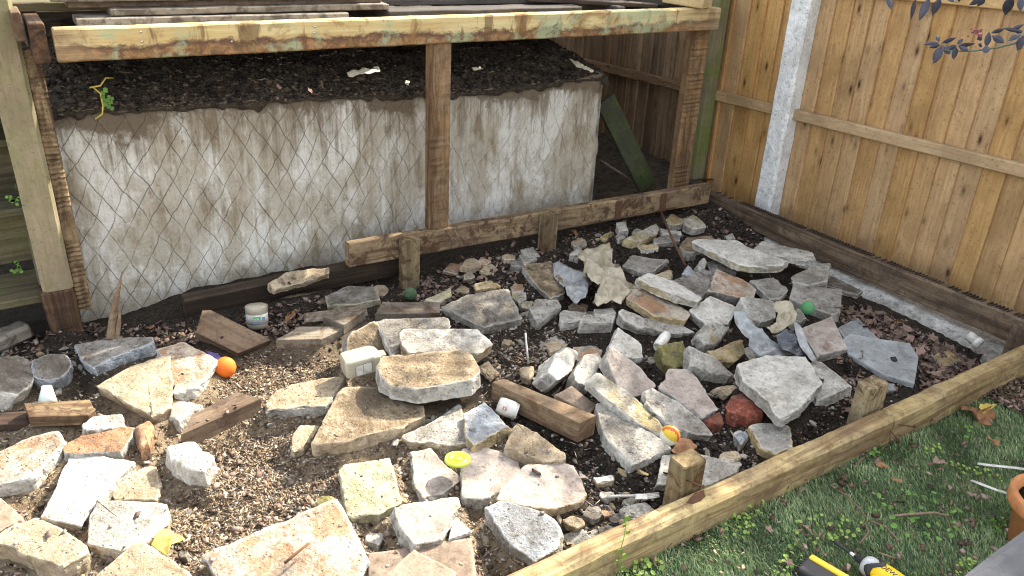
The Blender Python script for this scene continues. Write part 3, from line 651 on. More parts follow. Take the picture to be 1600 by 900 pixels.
slab('bark_scrap', 'curled strip of rotten wood stuck to the post foot', 'wood scrap', [(66, 473), (90, 462), (110, 463), (104, 470), (72, 476)], .17, .012, 'rot', sy=2.0, rough=.6)
# steps behind the newel post
stp = empty('garden_steps', (-.4, 3.6, 0), 'greenish timber steps behind the newel post', 'steps')
for zt_, y0 in ((.178, 3.20), (.452, 3.40), (.66, 3.60), (.86, 3.80)):
    y1 = y0 + .26
    zz = CAM[2] - (CAM[2] - zt_) * 1.0
    beam('tread', (-1.1, (y0 + y1) / 2, zz), (.055, (y0 + y1) / 2, zz), .26, .03, 'steps', stp, seg=14)
    if zt_ > .2: beam('riser', (-1.1, y0 + .055, zz - .115), (.05, y0 + .055, zz - .115), .20, .022, 'steps', stp, up=(0, -1, 0), seg=14)
beam('side_board', (.03, 3.26, .12), (.03, 4.2, .80), .02, .14, 'steps', stp)

# boards lying on the deck, each loose
def loose(label, A, B, W, T, mat, up=(0, 0, 1), name='loose_board', cat='board', group='old boards piled on the deck'):
    o = beam(name, A, B, W, T, mat, None, up=up, bevel=.003, seg=30, wob=.0025); return tag(o, label, cat, group)
loose('grey board lying lowest in the pile above the left beam end', (.295, 3.150, 1.168), (1.228, 3.150, 1.150), .11, .024, 'deckboard')
loose('short grey board second from the bottom of the left pile', (.403, 3.170, 1.193), (1.405, 3.170, 1.174), .11, .022, 'deckboard')
loose('brown board third from the bottom of the left pile', (.285, 3.215, 1.216), (1.390, 3.215, 1.196), .12, .022, 'brownwood')
loose('pale-ended board on top of the left pile', (.235, 3.190, 1.240), (1.310, 3.190, 1.220), .12, .022, 'deckboard')
loose('greenish board poking out left of the pile', (.115, 3.33, 1.196), (.80, 3.36, 1.186), .11, .03, 'steps')
loose('dark board lying on the beam right of the gap', (1.395, 3.150, 1.147), (2.33, 3.150, 1.131), .12, .026, 'darkboard')
loose('black board behind the dark one at the top edge', (1.33, 3.30, 1.178), (2.6, 3.28, 1.150), .12, .03, 'darkboard')
loose('slanting dark lath near the right end of the beam', (2.12, 3.22, 1.17), (2.80, 3.15, 1.126), .07, .02, 'charwood')
loose('grey splintered board beside the fresh timber offcut', (2.45, 3.30, 1.150), (3.0, 3.22, 1.128), .10, .03, 'darkboard')
for i in range(9): loose('weathered deck board laid over the joists', (.16 + .01 * (i % 3), 3.48 + i * .148, 1.152 - .002 * (i % 2)), (3.1 - .02 * (i % 2), 3.48 + i * .148, 1.132), .140, .024, 'darkboard', group='deck boards over the joists')
a = atY(1070, 12, 3.0)
tag(beam('timber_offcut', (3.02, 3.012, 1.146), (2.86, 3.40, 1.155), .115, .042, 'newwood', None, seg=8), 'fresh yellow timber offcut resting across the right beam end', 'timber')
pk = beam('green_plank', atY(948, 172, 3.46) + Vector((-.02, 0, .06)), atY(1012, 292, 3.40), .115, .03, 'algae', None, up=(-.35, -1, .25), seg=20); tag(pk, 'mossy green plank leaning against the broken wall end', 'plank')
tag(beam('thin_lath', atY(938, 250, 3.5), atY(985, 280, 3.46), .02, .012, 'greywood', None), 'thin pale lath in the dark gap behind the green plank', 'lath')

# side rail on its footing
sr = empty('side_rail', (3.37, 2.2, 0), 'dark rough-sawn timber rail along the fence', 'timber rail')
RL0, RL1 = Vector((3.375, 3.19, .040)), Vector((3.375, 1.27, .080))
beam('rail_body', RL0, RL1, .05, .116, 'rail_dark', sr, seg=40, wob=.003, bevel=.006)
nT = 120
for i in range(nT):                                                     # saw-cut teeth along the top back edge
    f = (i + .5) / nT
    if f < .14 and i % 3: continue
    c = lerp(RL0, RL1, f) + Vector((.008, 0, .059))
    if random.random() < .9: beam('tooth', c + Vector((-.018, .002, 0)), c + Vector((.017, -.002, 0)), .007, .009 + random.uniform(-.002, .003), 'charwood', sr, seg=1, bevel=.001, wob=0)
for px, py in ((1382, 432), (1521, 474), (1518, 494)):
    p = atX(px, py, 3.349); lathe('nail_head', [(.004, 0), (.004, .001), (.001, .0016)], 'tin', frame_of(p, (-1, 0, 0)), sr, 8)
ft = empty('concrete_footing', (3.4, 2.2, -.1), 'rough pale concrete footing strip below the side rail', 'footing')
V = []; F = []; n_ = 130
prof = [(3.285, -.16), (3.270, -.075), (3.285, -.040), (3.315, -.022), (3.36, -.016), (3.46, -.016)]
for i in range(n_ + 1):
    y = 1.22 + (3.22 - 1.22) * i / n_
    for k, (x, z) in enumerate(prof):
        d = .016 * mnoise.noise(Vector((x * 9, y * 9, k * 2.0))) + .008 * mnoise.noise(Vector((x * 30, y * 34, k)))
        V.append((x + d * (k < 4) - 3.4, y - 2.2, z + d * .5 * (k < 4) + .1))
F = [(i * 6 + k, i * 6 + k + 1, (i + 1) * 6 + k + 1, (i + 1) * 6 + k)[::-1] for i in range(n_) for k in range(5)]
mesh_obj('footing_body', V, F, 'footing', Matrix.Translation((3.4, 2.2, -.1)), ft, smooth=True)

# front bearer: two lengths, two stakes, nails
fb = empty('front_bearer', (1.8, 1.2, 0), 'pale front timber bearer edging the lawn, with stakes and nails', 'timber bearer')
xj = G(1386, 645, .125).x
beam('beam_length', (.70, 1.208, .070), (xj - .0015, 1.212, .070), .066, .115, 'front', fb, seg=50, wob=.0035, bevel=.010)
beam('beam_length', (xj + .0015, 1.211, .068), (3.42, 1.216, .076), .066, .115, 'front', fb, seg=50, wob=.0035, bevel=.010)
for px, py in ((1074, 716), (1364, 597)):
    p = atY(px, py, 1.28); beam('stake', (p.x, 1.280, -.15), (p.x + .004, 1.280, p.z), .088, .062, 'stake', fb, up=(0, -1, 0), seg=10, wob=.003, bevel=.005)
beam('corner_stake', (3.29, 1.30, -.15), (3.29, 1.30, .145), .09, .06, 'brownwood', fb, up=(-1, 0, 0), seg=8)
def nail(A, B, parent):
    A, B = Vector(A), Vector(B); n_ = tube('nail', [A, B], .0024, 'rust', parent, 7); d = (B - A).normalized()
    lathe('nail_head', [(.0055, 0), (.0055, .002)], 'rust', frame_of(B, d), n_, 10)
nail((xj - .02, 1.178, .085), G(1405, 690, .050), fb); nail((xj + .02, 1.178, .095), G(1429, 667, .075), fb)
nail((1.43, 1.258, .165), atY(1098, 760, 1.19), fb)
rs = slab('rust_stain', None, None, [(1072, 785), (1085, 770), (1100, 765), (1102, 775), (1095, 782), (1082, 787)], .1295, .0012, 'rust', clean=True); rs.parent = fb; rs.location -= fb.location

# foreground handrail close to the camera
hr = empty('handrail', (1.0, .25, 0), 'dark grey wooden handrail cutting the lower right corner', 'handrail')
A = G(1490, 907, .95); B = G(1640, 795, .95); d = (B - A).normalized(); nrm_ = Vector((d.y, -d.x, 0))
beam('rail', A - d * .25 + nrm_ * .05 - Vector((0, 0, .02)), B + d * 1.0 + nrm_ * .05 - Vector((0, 0, .02)), .10, .04, 'grail', hr, bevel=.008)
beam('baluster', A - d * .2 + nrm_ * .05 - Vector((0, 0, .93)), A - d * .2 + nrm_ * .05 - Vector((0, 0, .04)), .07, .07, 'grail', hr, up=(0, 1, 0))
beam('baluster', B + d * .7 + nrm_ * .05 - Vector((0, 0, .93)), B + d * .7 + nrm_ * .05 - Vector((0, 0, .04)), .07, .07, 'grail', hr, up=(0, 1, 0))
# ------------------------------------------------------------------ RUBBLE: (label, z, thickness, upper material, side material, options, outline)
S = 'concrete_slab'
RUB = [
# --- lower left, in the sun
('thick sandy slab in the bottom left corner with pitted top', .115, .095, 'sand', 'sand', {}, [(-12, 842), (18, 820), (57, 807), (87, 820), (138, 852), (137, 863), (100, 886), (45, 870), (-12, 848)]),
('long white slab left of the square pale one', .085, .055, 'white', 'pale', {}, [(115, 703), (208, 723), (176, 756), (148, 790), (128, 820), (66, 807)]),
('square pale slab right of the white one', .095, .060, 'pale', 'sand', {}, [(150, 782), (258, 787), (264, 812), (233, 845), (187, 864), (139, 847), (143, 800)]),
('pale tan slab cut by the bottom edge left of the yellow scrap', .100, .060, 'sand', 'pale', {}, [(187, 868), (215, 845), (240, 857), (297, 897), (302, 930), (130, 930), (150, 900)]),
('rust-topped slab with white broken side at the left edge', .110, .085, 'rusty', 'white', {'sx': .05}, [(-18, 715), (40, 685), (87, 674), (98, 692), (50, 744), (0, 756), (-18, 760)]),
('flat brown slab corner poking in at the left edge above the thick sandy slab', .065, .05, 'brown', 'brown', {}, [(-14, 775), (2, 775), (34, 808), (0, 828), (-14, 830)]),
('orange-stained slab with pale side above the long white slab', .100, .065, 'orange', 'pale', {}, [(100, 697), (133, 675), (208, 667), (203, 684), (190, 706), (147, 706), (102, 708)]),
('narrow grey-white block behind the orange-stained slab', .105, .06, 'pale', 'pale', {'sy': .25}, [(127, 663), (143, 652), (190, 646), (198, 667), (165, 671), (128, 676)]),
('chunky white stone alone beside the bare mulch patch', .115, .095, 'white', 'white', {'dome': .014}, [(258, 698), (300, 687), (334, 714), (320, 738), (292, 732), (266, 718)]),
('dirt-smeared pale slab between the long white slab and the chunky white stone', .050, .04, 'sand', 'sand', {}, [(172, 762), (208, 735), (243, 725), (252, 757), (247, 782), (178, 780)]),
('large sandy slab left of the orange ball', .120, .065, 'sand', 'sand', {'sx': .03}, [(153, 603), (190, 580), (237, 562), (264, 556), (268, 590), (266, 634), (236, 648)]),
('half-shaded pale slab touching the orange ball', .110, .070, 'rusty', 'white', {}, [(247, 546), (285, 535), (322, 553), (340, 564), (322, 593), (308, 603), (271, 612), (267, 577)]),
('white lump under the front corner of the large sandy slab', .060, .06, 'white', 'white', {'dome': .01}, [(262, 632), (287, 627), (317, 632), (297, 645), (280, 660), (263, 652)]),
('dirt-topped slab with bluish sides below the upright splinter', .110, .068, 'dirty', 'blue', {}, [(119, 539), (140, 534), (180, 528), (236, 527), (238, 535), (186, 555), (147, 573), (128, 561)]),
('grey stone with white broken face at the left edge', .120, .085, 'dirty', 'white', {'sx': -.35, 'sy': .15}, [(-16, 556), (34, 556), (62, 572), (47, 603), (28, 617), (-16, 612)]),
('dark stone with pale front next to the white cup', .105, .075, 'dirty', 'blue', {'sx': -.15, 'sy': .3}, [(48, 563), (70, 554), (102, 551), (114, 568), (107, 581), (84, 596), (52, 590)]),
('tan slab with split grey front left of the white bottle', .100, .055, 'sand', 'grey', {'sx': .02}, [(414, 632), (430, 612), (455, 602), (500, 593), (538, 588), (508, 634), (435, 638), (417, 642)]),
('large soil-covered slab under the mossy round one', .125, .070, 'soiled', 'sand', {}, [(530, 612), (538, 606), (600, 607), (632, 630), (658, 632), (660, 649), (627, 668), (590, 674), (545, 688), (487, 694), (506, 662)]),
('crumbly mortar lump left of the large soil-covered slab', .055, .05, 'sand', 'sand', {'dome': .012}, [(456, 686), (466, 664), (500, 665), (490, 682), (470, 700), (456, 703)]),
('biggest pale slab at the bottom edge with orange blotches', .090, .065, 'rusty', 'pale', {}, [(320, 868), (400, 833), (523, 782), (536, 800), (574, 875), (564, 890), (555, 935), (370, 935)]),
('small mossy pebble behind the biggest bottom slab', .070, .05, 'moss', 'ochre', {'dome': .018}, [(490, 790), (500, 774), (520, 775), (526, 784), (505, 797)]),
('square lichen-yellow slab upright in the middle of the foreground', .090, .055, 'lichen', 'lichen', {}, [(531, 735), (540, 727), (607, 717), (627, 783), (592, 800), (543, 808)]),
('tan slab with grey left face above the two brown pavers', .115, .065, 'pink', 'grey', {}, [(612, 793), (690, 777), (715, 778), (720, 790), (707, 815), (694, 841), (647, 852), (626, 825)]),
('little white chip right of the tan slab', .085, .03, 'white', 'white', {}, [(703, 813), (713, 808), (738, 830), (700, 844)]),
('brown paver at the bottom edge, the lower of two', .075, .04, 'brown', 'brown', {'rough': .3}, [(575, 864), (650, 852), (738, 839), (745, 905), (745, 935), (575, 935)]),
('brown paver at the bottom edge, lying on the other', .105, .028, 'brown', 'brown', {'rough': .3}, [(600, 900), (647, 857), (713, 893), (708, 915), (690, 938), (585, 938)]),
# --- centre
('round-fronted slab with mossy sunlit top beside the white bottle', .215, .080, 'soiled', 'pale', {'sy': .03}, [(592, 572), (600, 557), (720, 548), (735, 555), (748, 578), (735, 592), (690, 600), (655, 606), (612, 600), (597, 590)]),
('smooth pale slab behind the round-fronted one', .190, .060, 'pale', 'sand', {'sy': .15}, [(625, 523), (632, 515), (743, 515), (767, 537), (747, 551), (640, 551), (631, 540)]),
('dark slab with white rim behind the smooth pale slab', .155, .055, 'dirty', 'white', {'sy': .1}, [(588, 503), (600, 499), (697, 496), (703, 513), (640, 530), (613, 551)]),
('steep brown-speckled slab left of the white-rimmed one', .130, .07, 'soiled', 'grey', {'sy': .9}, [(543, 531), (550, 519), (585, 503), (601, 521), (613, 548), (600, 555), (543, 562)]),
('wide dark-stained grey slab below the two stakes', .110, .060, 'dirty', 'grey', {'sy': .12}, [(692, 480), (730, 461), (792, 452), (814, 497), (757, 511), (742, 504)]),
('small ochre stone on the wide dark-stained slab', .125, .03, 'ochre', 'ochre', {'dome': .01}, [(740, 444), (767, 437), (783, 447), (744, 453)]),
('grey triangular slab left of the lime disc', .085, .050, 'pale', 'sand', {}, [(627, 682), (670, 663), (717, 633), (728, 667), (729, 692), (700, 695), (640, 690)]),
('pale blue-grey slab left of the crushed can', .115, .055, 'blue', 'ochre', {}, [(725, 647), (757, 629), (787, 657), (797, 667), (770, 678), (741, 694), (729, 680)]),
('speckled slab below the lime disc', .070, .045, 'pink', 'grey', {}, [(643, 707), (673, 702), (690, 722), (722, 747), (690, 771), (657, 781), (648, 757)]),
('speckled slab right of the lime disc', .075, .05, 'pink', 'grey', {}, [(725, 702), (760, 700), (810, 716), (812, 738), (792, 762), (760, 779), (724, 777), (722, 740)]),
('dappled slab under the near end of the timber block', .100, .055, 'sand', 'sand', {}, [(805, 658), (840, 677), (886, 710), (882, 718), (848, 721), (830, 713), (787, 699)]),
('brownish dappled slab with smooth top above the bluish corner slab', .095, .055, 'pink', 'sand', {}, [(778, 780), (790, 758), (820, 727), (893, 725), (915, 771), (905, 783), (858, 794), (815, 790)]),
('bluish slab tilted against the front bearer', .120, .065, 'blue', 'grey', {'sx': .06}, [(757, 793), (785, 783), (835, 797), (862, 806), (876, 828), (872, 852), (835, 876), (800, 850)]),
('thin brown tile leaning behind the timber block', .110, .02, 'brown', 'brown', {'rough': .4, 'sy': .2}, [(866, 617), (893, 602), (933, 633), (921, 646)]),
('white pointed stone, left of a pair in the middle', .125, .09, 'white', 'pale', {'sx': -.5, 'sy': .5, 'dome': .012}, [(857, 582), (867, 553), (887, 540), (905, 550), (895, 578), (872, 595)]),
('white pointed stone, right of a pair in the middle', .125, .09, 'white', 'grey', {'sx': -.3, 'sy': .5, 'dome': .012}, [(897, 580), (913, 553), (933, 551), (943, 563), (921, 603), (899, 598)]),
('small tan stone by the white straw', .055, .05, 'sand', 'sand', {'dome': .015}, [(812, 575), (834, 571), (835, 585), (829, 594), (814, 588)]),
('flat buff scrap of slab right of the mossy round one', .09, .02, 'sand', 'sand', {}, [(747, 572), (763, 565), (778, 583), (767, 592)]),
# --- right of centre
('flat brown-topped slab left of the beige bag', .085, .05, 'soiled', 'pale', {}, [(818, 415), (860, 408), (878, 425), (882, 457), (860, 465), (833, 440)]),
('grey angular stone below the brown-topped slab', .090, .07, 'grey', 'grey', {'sy': .4, 'dome': .01}, [(827, 481), (838, 468), (872, 467), (878, 480), (844, 506), (836, 500)]),
('small grey chip left of the square block', .060, .04, 'pale', 'pale', {}, [(872, 500), (877, 484), (919, 488), (907, 500), (877, 507)]),
('square grey block in front of the beige bag', .115, .085, 'grey', 'pale', {'rough': .6}, [(906, 498), (914, 491), (962, 491), (957, 503), (907, 504)]),
('grey block wedged behind the square one', .110, .06, 'pale', 'pale', {'rough': .6}, [(928, 483), (958, 481), (963, 490), (930, 491)]),
('long curved slab leaning below the tan-streaked slab', .115, .055, 'pale', 'grey', {'sy': .35}, [(967, 489), (973, 484), (1010, 497), (1060, 506), (1083, 519), (1050, 521), (1000, 512), (980, 503)]),
('tan-streaked slab under the long bar-shaped slab', .150, .045, 'rusty', 'ochre', {'sy': .12}, [(980, 465), (1005, 450), (1037, 460), (1078, 490), (1070, 499), (1020, 492)]),
('long bar-shaped white slab with ochre edge near the beige bag', .205, .045, 'white', 'ochre_edge', {'sy': .12}, [(996, 435), (1015, 427), (1058, 442), (1096, 466), (1088, 471), (1060, 463), (1020, 447)]),
('rough dark slab behind the long bar-shaped one', .150, .05, 'dirty', 'grey', {}, [(1052, 438), (1100, 421), (1113, 425), (1107, 452), (1095, 463)]),
('big white-dusted slab on top of the pile near the fence rail', .220, .045, 'white', 'ochre_edge', {'sy': .06}, [(1084, 379), (1090, 375), (1150, 375), (1172, 389), (1231, 408), (1218, 415), (1170, 416), (1155, 413), (1118, 396)]),
('long pale bar-like slab against the side rail', .170, .035, 'pale', 'pale', {}, [(1180, 387), (1193, 377), (1268, 394), (1273, 400), (1258, 407), (1184, 393)]),
('soil-brown rounded stone beside the rusty rod', .110, .07, 'soiled', 'pale', {'dome': .02}, [(1060, 385), (1072, 371), (1112, 367), (1124, 376), (1088, 384), (1085, 395), (1070, 394)]),
('slab with an orange-brown patch in the middle of the pile', .155, .06, 'rusty', 'dirty', {'sy': .1}, [(1107, 454), (1120, 421), (1140, 430), (1164, 438), (1180, 452), (1178, 464), (1150, 463)]),
('flat grey slab under the big white-dusted one', .140, .04, 'grey', 'pale', {}, [(1174, 438), (1208, 434), (1232, 451), (1220, 466), (1203, 468)]),
('grey slab below the long pale bar at the rail', .130, .05, 'grey', 'pale', {}, [(1238, 430), (1278, 413), (1296, 411), (1292, 439), (1262, 445), (1240, 440)]),
('flat rectangular grey slab behind the green ball', .115, .055, 'grey', 'grey', {'rough': .6}, [(1235, 466), (1242, 445), (1315, 453), (1311, 486), (1303, 492)]),
('thin dark slab edge at the footing', .060, .03, 'dirty', 'grey', {}, [(1293, 431), (1302, 431), (1347, 454), (1340, 460), (1291, 446)]),
('white-grey slab left of the crumpled grey bag', .125, .05, 'white', 'grey', {'sy': .25}, [(1077, 485), (1110, 463), (1150, 481), (1137, 505), (1104, 509)]),
('rough grey block behind the crumpled grey bag', .155, .08, 'pale', 'pale', {'sy': .45}, [(1156, 465), (1166, 462), (1211, 470), (1212, 496), (1190, 505), (1170, 495)]),
('ochre-faced stone below the white-grey slab', .090, .06, 'ochre_edge', 'pale', {'sy': .5, 'dome': .01}, [(1090, 523), (1098, 508), (1117, 503), (1140, 512), (1121, 538), (1100, 540)]),
('ochre stone right of the mossy yellow one', .095, .06, 'ochre', 'ochre', {'sy': .5, 'dome': .012}, [(1103, 548), (1162, 528), (1163, 552), (1147, 566), (1115, 561)]),
('yellow-green mossy stone beside the white can', .110, .07, 'moss', 'moss', {'sy': .5, 'dome': .02}, [(1028, 541), (1068, 530), (1080, 553), (1075, 569), (1053, 576), (1037, 566)]),
('grey ridge-shaped stone below the ochre one', .115, .07, 'grey', 'grey', {'sy': .45, 'dome': .012}, [(1075, 539), (1120, 560), (1148, 586), (1138, 590), (1108, 581), (1078, 572)]),
('largest clean white slab right of the bricks', .185, .055, 'white', 'pale', {'sx': .03, 'sy': .05}, [(1153, 570), (1197, 557), (1257, 559), (1284, 598), (1250, 635), (1222, 652), (1213, 649), (1193, 623), (1163, 597)]),
('pale slab tucked under the largest white one', .120, .055, 'pale', 'pale', {}, [(1266, 567), (1280, 565), (1329, 602), (1277, 624), (1260, 600)]),
('pinkish-brown square paver beside the green ball', .130, .05, 'pink', 'grey', {'rough': .3, 'sy': .25}, [(1250, 513), (1300, 494), (1325, 544), (1277, 557)]),
('smooth grey flagstone, upper of two on the leaves', .050, .03, 'slate', 'slate', {'rough': .35}, [(1310, 512), (1340, 497), (1373, 530), (1325, 535)]),
('smooth grey flagstone, lower and larger of two on the leaves', .080, .03, 'slate', 'slate', {'rough': .35, 'sy': .12}, [(1318, 531), (1330, 523), (1420, 537), (1433, 557), (1427, 598), (1381, 584), (1328, 552)]),
('brown stone half sunk in leaves by the white pipe fitting', .010, .04, 'ochre', 'grey', {'dome': .015}, [(1457, 555), (1482, 547), (1502, 563), (1470, 575)]),
('sloping brown-grey slab in the centre of the pile', .145, .07, 'pink', 'grey', {'sy': .45}, [(947, 561), (957, 542), (1000, 575), (1023, 601), (1018, 613), (985, 621), (973, 617)]),
('white triangular slab pointing up in the centre', .120, .045, 'white', 'pale', {'sy': .35}, [(952, 545), (967, 513), (1000, 535), (1004, 559), (985, 561)]),
('long narrow white slab with rusty streaks in the centre', .160, .05, 'ochre_edge', 'white', {'sy': .25}, [(919, 598), (936, 583), (975, 608), (1000, 627), (1038, 669), (1034, 682), (990, 655), (945, 621)]),
('large grey slab below the long narrow white one', .120, .06, 'grey', 'pale', {'sy': .1}, [(932, 633), (945, 630), (1000, 665), (1045, 697), (988, 724), (946, 685)]),
('long grey slab touching the striped ball', .135, .06, 'grey', 'grey', {'sy': .3}, [(1008, 613), (1020, 608), (1060, 628), (1100, 662), (1112, 679), (1075, 677), (1040, 659), (1012, 632)]),
('pinkish grey slab left of the bricks', .100, .05, 'pink', 'pale', {'sy': .15}, [(1031, 606), (1047, 577), (1080, 578), (1120, 639), (1093, 649)]),
('grey slab corner in front of the bricks', .080, .06, 'pale', 'ochre', {}, [(1171, 666), (1190, 661), (1235, 663), (1237, 698), (1213, 708), (1190, 699)]),
('pale slab behind the near stake', .075, .05, 'pale', 'pale', {'rough': .7}, [(1030, 755), (1037, 712), (1100, 710), (1152, 727), (1150, 737), (1092, 763)]),
# --- back and along the plate
('buff stone capping the dark plank, leaves on it', .165, .04, 'sand', 'sand', {'sy': .5}, [(420, 441), (450, 424), (480, 420), (515, 416), (515, 426), (470, 443), (427, 453)]),
('mossy slab with leaf litter right of the plastic tub', .090, .05, 'dirty', 'lichen', {}, [(510, 463), (543, 447), (583, 448), (592, 467), (560, 474), (513, 477)]),
('green-grey sliver beside the mossy ball', .06, .035, 'lichen', 'grey', {}, [(660, 470), (703, 450), (705, 462), (688, 471)]),
('yellow-streaked stone under the right end of the plate', .120, .05, 'ochre_edge', 'ochre', {'sy': .3, 'dome': .01}, [(977, 372), (1000, 360), (1026, 348), (1031, 356), (1027, 365), (1003, 377), (981, 376)]),
('small stone half yellow, half white below the streaked one', .080, .03, 'ochre', 'ochre_edge', {}, [(993, 382), (1029, 380), (1029, 388), (1001, 391)]),
('white lump tucked under the back plate', .120, .05, 'white', 'white', {'dome': .012}, [(962, 348), (978, 345), (982, 358), (967, 362)]),
('ochre pebble left of the white lump', .075, .04, 'ochre', 'ochre', {'dome': .012}, [(937, 371), (953, 360), (961, 364), (947, 375)]),
('grey pebble under the white lump', .080, .04, 'pale', 'pale', {'dome': .012}, [(961, 368), (974, 363), (979, 371), (966, 376)]),
('grey bar of stone under the rusty rod', .095, .04, 'grey', 'pale', {}, [(1021, 371), (1060, 365), (1061, 376), (1024, 380)]),
('grey finger-shaped stone in the back corner', .10, .035, 'pale', 'grey', {}, [(1030, 357), (1065, 361), (1067, 368), (1036, 366)]),
('pair-like ochre stone in the back corner by the rod', .115, .04, 'ochre', 'grey', {'dome': .012}, [(1041, 342), (1049, 334), (1062, 340), (1074, 345), (1060, 352), (1046, 350)]),
('ochre-capped grey stone nearest the side rail corner', .110, .045, 'ochre_edge', 'grey', {'dome': .014}, [(1066, 342), (1084, 335), (1100, 345), (1104, 354), (1085, 359), (1070, 352)]),
('flat grey slab alone on black soil near the rod', .085, .04, 'grey', 'grey', {}, [(973, 415), (988, 400), (1041, 407), (1018, 426), (1000, 425)]),
('small tan stone above the bar-shaped slab', .115, .04, 'sand', 'grey', {'dome': .01}, [(1023, 430), (1047, 420), (1053, 428), (1048, 437)]),
('small grey cube of rubble left of the white-dusted slab', .120, .05, 'blue', 'grey', {'dome': .01}, [(1065, 428), (1075, 413), (1086, 425), (1080, 432)]),
('upright whitish pebble left of the white-dusted slab', .140, .06, 'pale', 'pale', {'dome': .015, 'sy': .6}, [(1090, 415), (1100, 400), (1105, 408), (1102, 421), (1093, 424)]),
('dark slab shaded under the white-dusted slab', .130, .05, 'dirty', 'dirty', {}, [(1105, 412), (1120, 405), (1150, 425), (1135, 432), (1112, 428)]),
('grey pebble above the beige bag', .085, .05, 'pale', 'grey', {'dome': .014}, [(890, 398), (903, 384), (913, 393), (905, 402)]),
('grey stone under the crumpled bag strap', .10, .05, 'grey', 'pale', {}, [(1228, 490), (1250, 480), (1262, 497), (1245, 505)]),
('pale pebble flake beside the near soil clods', .035, .03, 'white', 'sand', {}, [(925, 747), (958, 742), (962, 751), (932, 757)]),
('light grey stone beside the front bearer, left of the leaves', .05, .05, 'blue', 'grey', {'dome': .012}, [(1145, 680), (1165, 673), (1172, 686), (1158, 696)]),
('grey stone in the far corner by the pipe fitting', -.005, .04, 'grey', 'grey', {'dome': .012}, [(1535, 552), (1552, 545), (1562, 556), (1545, 566)]),
('white flint chip in the dark soil near the small brick', .045, .03, 'white', 'white', {'dome': .008}, [(1145, 675), (1160, 671), (1163, 678), (1148, 683)]),
('wedge of slab at the end of the larger flagstone', .035, .03, 'slate', 'grey', {}, [(1372, 587), (1398, 600), (1400, 610), (1386, 608)]),
]
for lab, z, t, tm, sm_, kw, pts in RUB:
    nm = 'broken_stone' if any(k in lab for k in ('stone', 'pebble', 'lump', 'chip', 'flake', 'chunk', 'cube', 'bar of')) and 'flagstone' not in lab else ('paver' if 'paver' in lab or 'tile' in lab else ('flagstone' if 'flagstone' in lab else S))
    chunky = nm == 'broken_stone' or 'block' in lab or 'thick' in lab
    kw = dict(kw); kw.setdefault('sx', random.uniform(-.07, .07)); kw.setdefault('sy', random.uniform(-.02, .10))
    kw['dome'] = kw.get('dome', 0) * .55
    z = z * (.88 if chunky else .80); t = t * (.85 if chunky else .72)
    if not chunky and 'paver' not in lab:
        mx, my = sum(p[0] for p in pts) / len(pts), sum(p[1] for p in pts) / len(pts); pts = [(mx + (a - mx) * 1.045, my + (b - my) * 1.045) for a, b in pts]
    slab(nm, lab, {'broken_stone': 'stone', 'paver': 'paver', 'flagstone': 'flagstone', S: 'slab'}[nm], pts, z, t, tm, sm_, group='broken concrete and stone rubble', **kw)
slab('brick_piece', 'larger chunk of dark red brick beside the largest white slab', 'brick', [(1133, 634), (1143, 618), (1163, 614), (1190, 632), (1192, 643), (1172, 650), (1137, 645)], .085, .065, 'brick', 'brick', dome=.015, group='red brick pieces')
slab('brick_piece', 'smaller chunk of red brick left of the larger one', 'brick', [(1101, 655), (1125, 642), (1132, 655), (1128, 663), (1104, 664)], .055, .045, 'brick', 'brick', dome=.006, group='red brick pieces')
slab('brick_piece', 'rust-brown brick lump by the orange-stained slab', 'brick', [(209, 668), (232, 657), (240, 667), (235, 694), (220, 698), (212, 682)], .085, .06, 'orange', 'orange', dome=.012, group='red brick pieces')

# ------------------------------------------------------------------ TIMBER OFFCUTS
def offcut(lab, z, t, mat, pts, **kw): return slab('timber_offcut', lab, 'timber', pts, z, t, mat, mat, clean=True, group='timber offcuts among the rubble', **kw)
offcut('dark brown timber block end-on to the bare mulch', .105, .065, 'brownwood', [(282, 680), (300, 648), (370, 612), (407, 623)], taper=.0)
offcut('long square timber block dappled with sun beside the crushed can', .135, .075, 'block', [(769, 597), (786, 591), (931, 649), (905, 661)], taper=0)
offcut('pale yellow-topped weathered board at the left edge', .100, .035, 'plate', [(37, 630), (140, 624), (148, 641), (138, 649), (45, 652)], taper=0)
offcut('dark rotten plank end at the left edge', .055, .035, 'rot', [(-15, 645), (40, 642), (45, 662), (-15, 664)], taper=0)
offcut('grey-brown timber propped on edge left of the tub', .095, .050, 'brownwood', [(316, 485), (329, 484), (424, 531), (372, 552), (306, 519)], sy=.75, sx=-.05, taper=0)
offcut('grey plank on edge behind the diamond offcut', .085, .03, 'greywood', [(477, 489), (573, 477), (575, 493), (478, 504)], sy=1.2, taper=0)
offcut('small diamond-shaped grey offcut', .095, .04, 'greywood', [(504, 494), (514, 488), (570, 485), (537, 508)], taper=0)
offcut('sunlit-edged slanted offcut below the diamond one', .075, .045, 'greywood', [(431, 531), (468, 510), (544, 510), (502, 530)], taper=0)
offcut('flat grey board below the mossy ball', .075, .028, 'greywood', [(597, 472), (687, 472), (688, 489), (586, 491)], taper=0)
tag(beam('timber_offcut', G(-30, 545, .035), G(42, 512, .05), .085, .06, 'deckboard', None, seg=14, wob=.006, bevel=.012), 'broken weathered timber end left of the newel foot', 'timber', 'timber offcuts among the rubble')
a, b = G(292, 495, .03), G(640, 425, .03)
tag(beam('dark_plank', Vector((a.x, 3.14, .055)), Vector((b.x - .05, 3.10, .075)), .05, .105, 'charwood', None, up=(0, -.25, 1), seg=20), 'long dark wet plank on edge at the foot of the wall', 'plank')

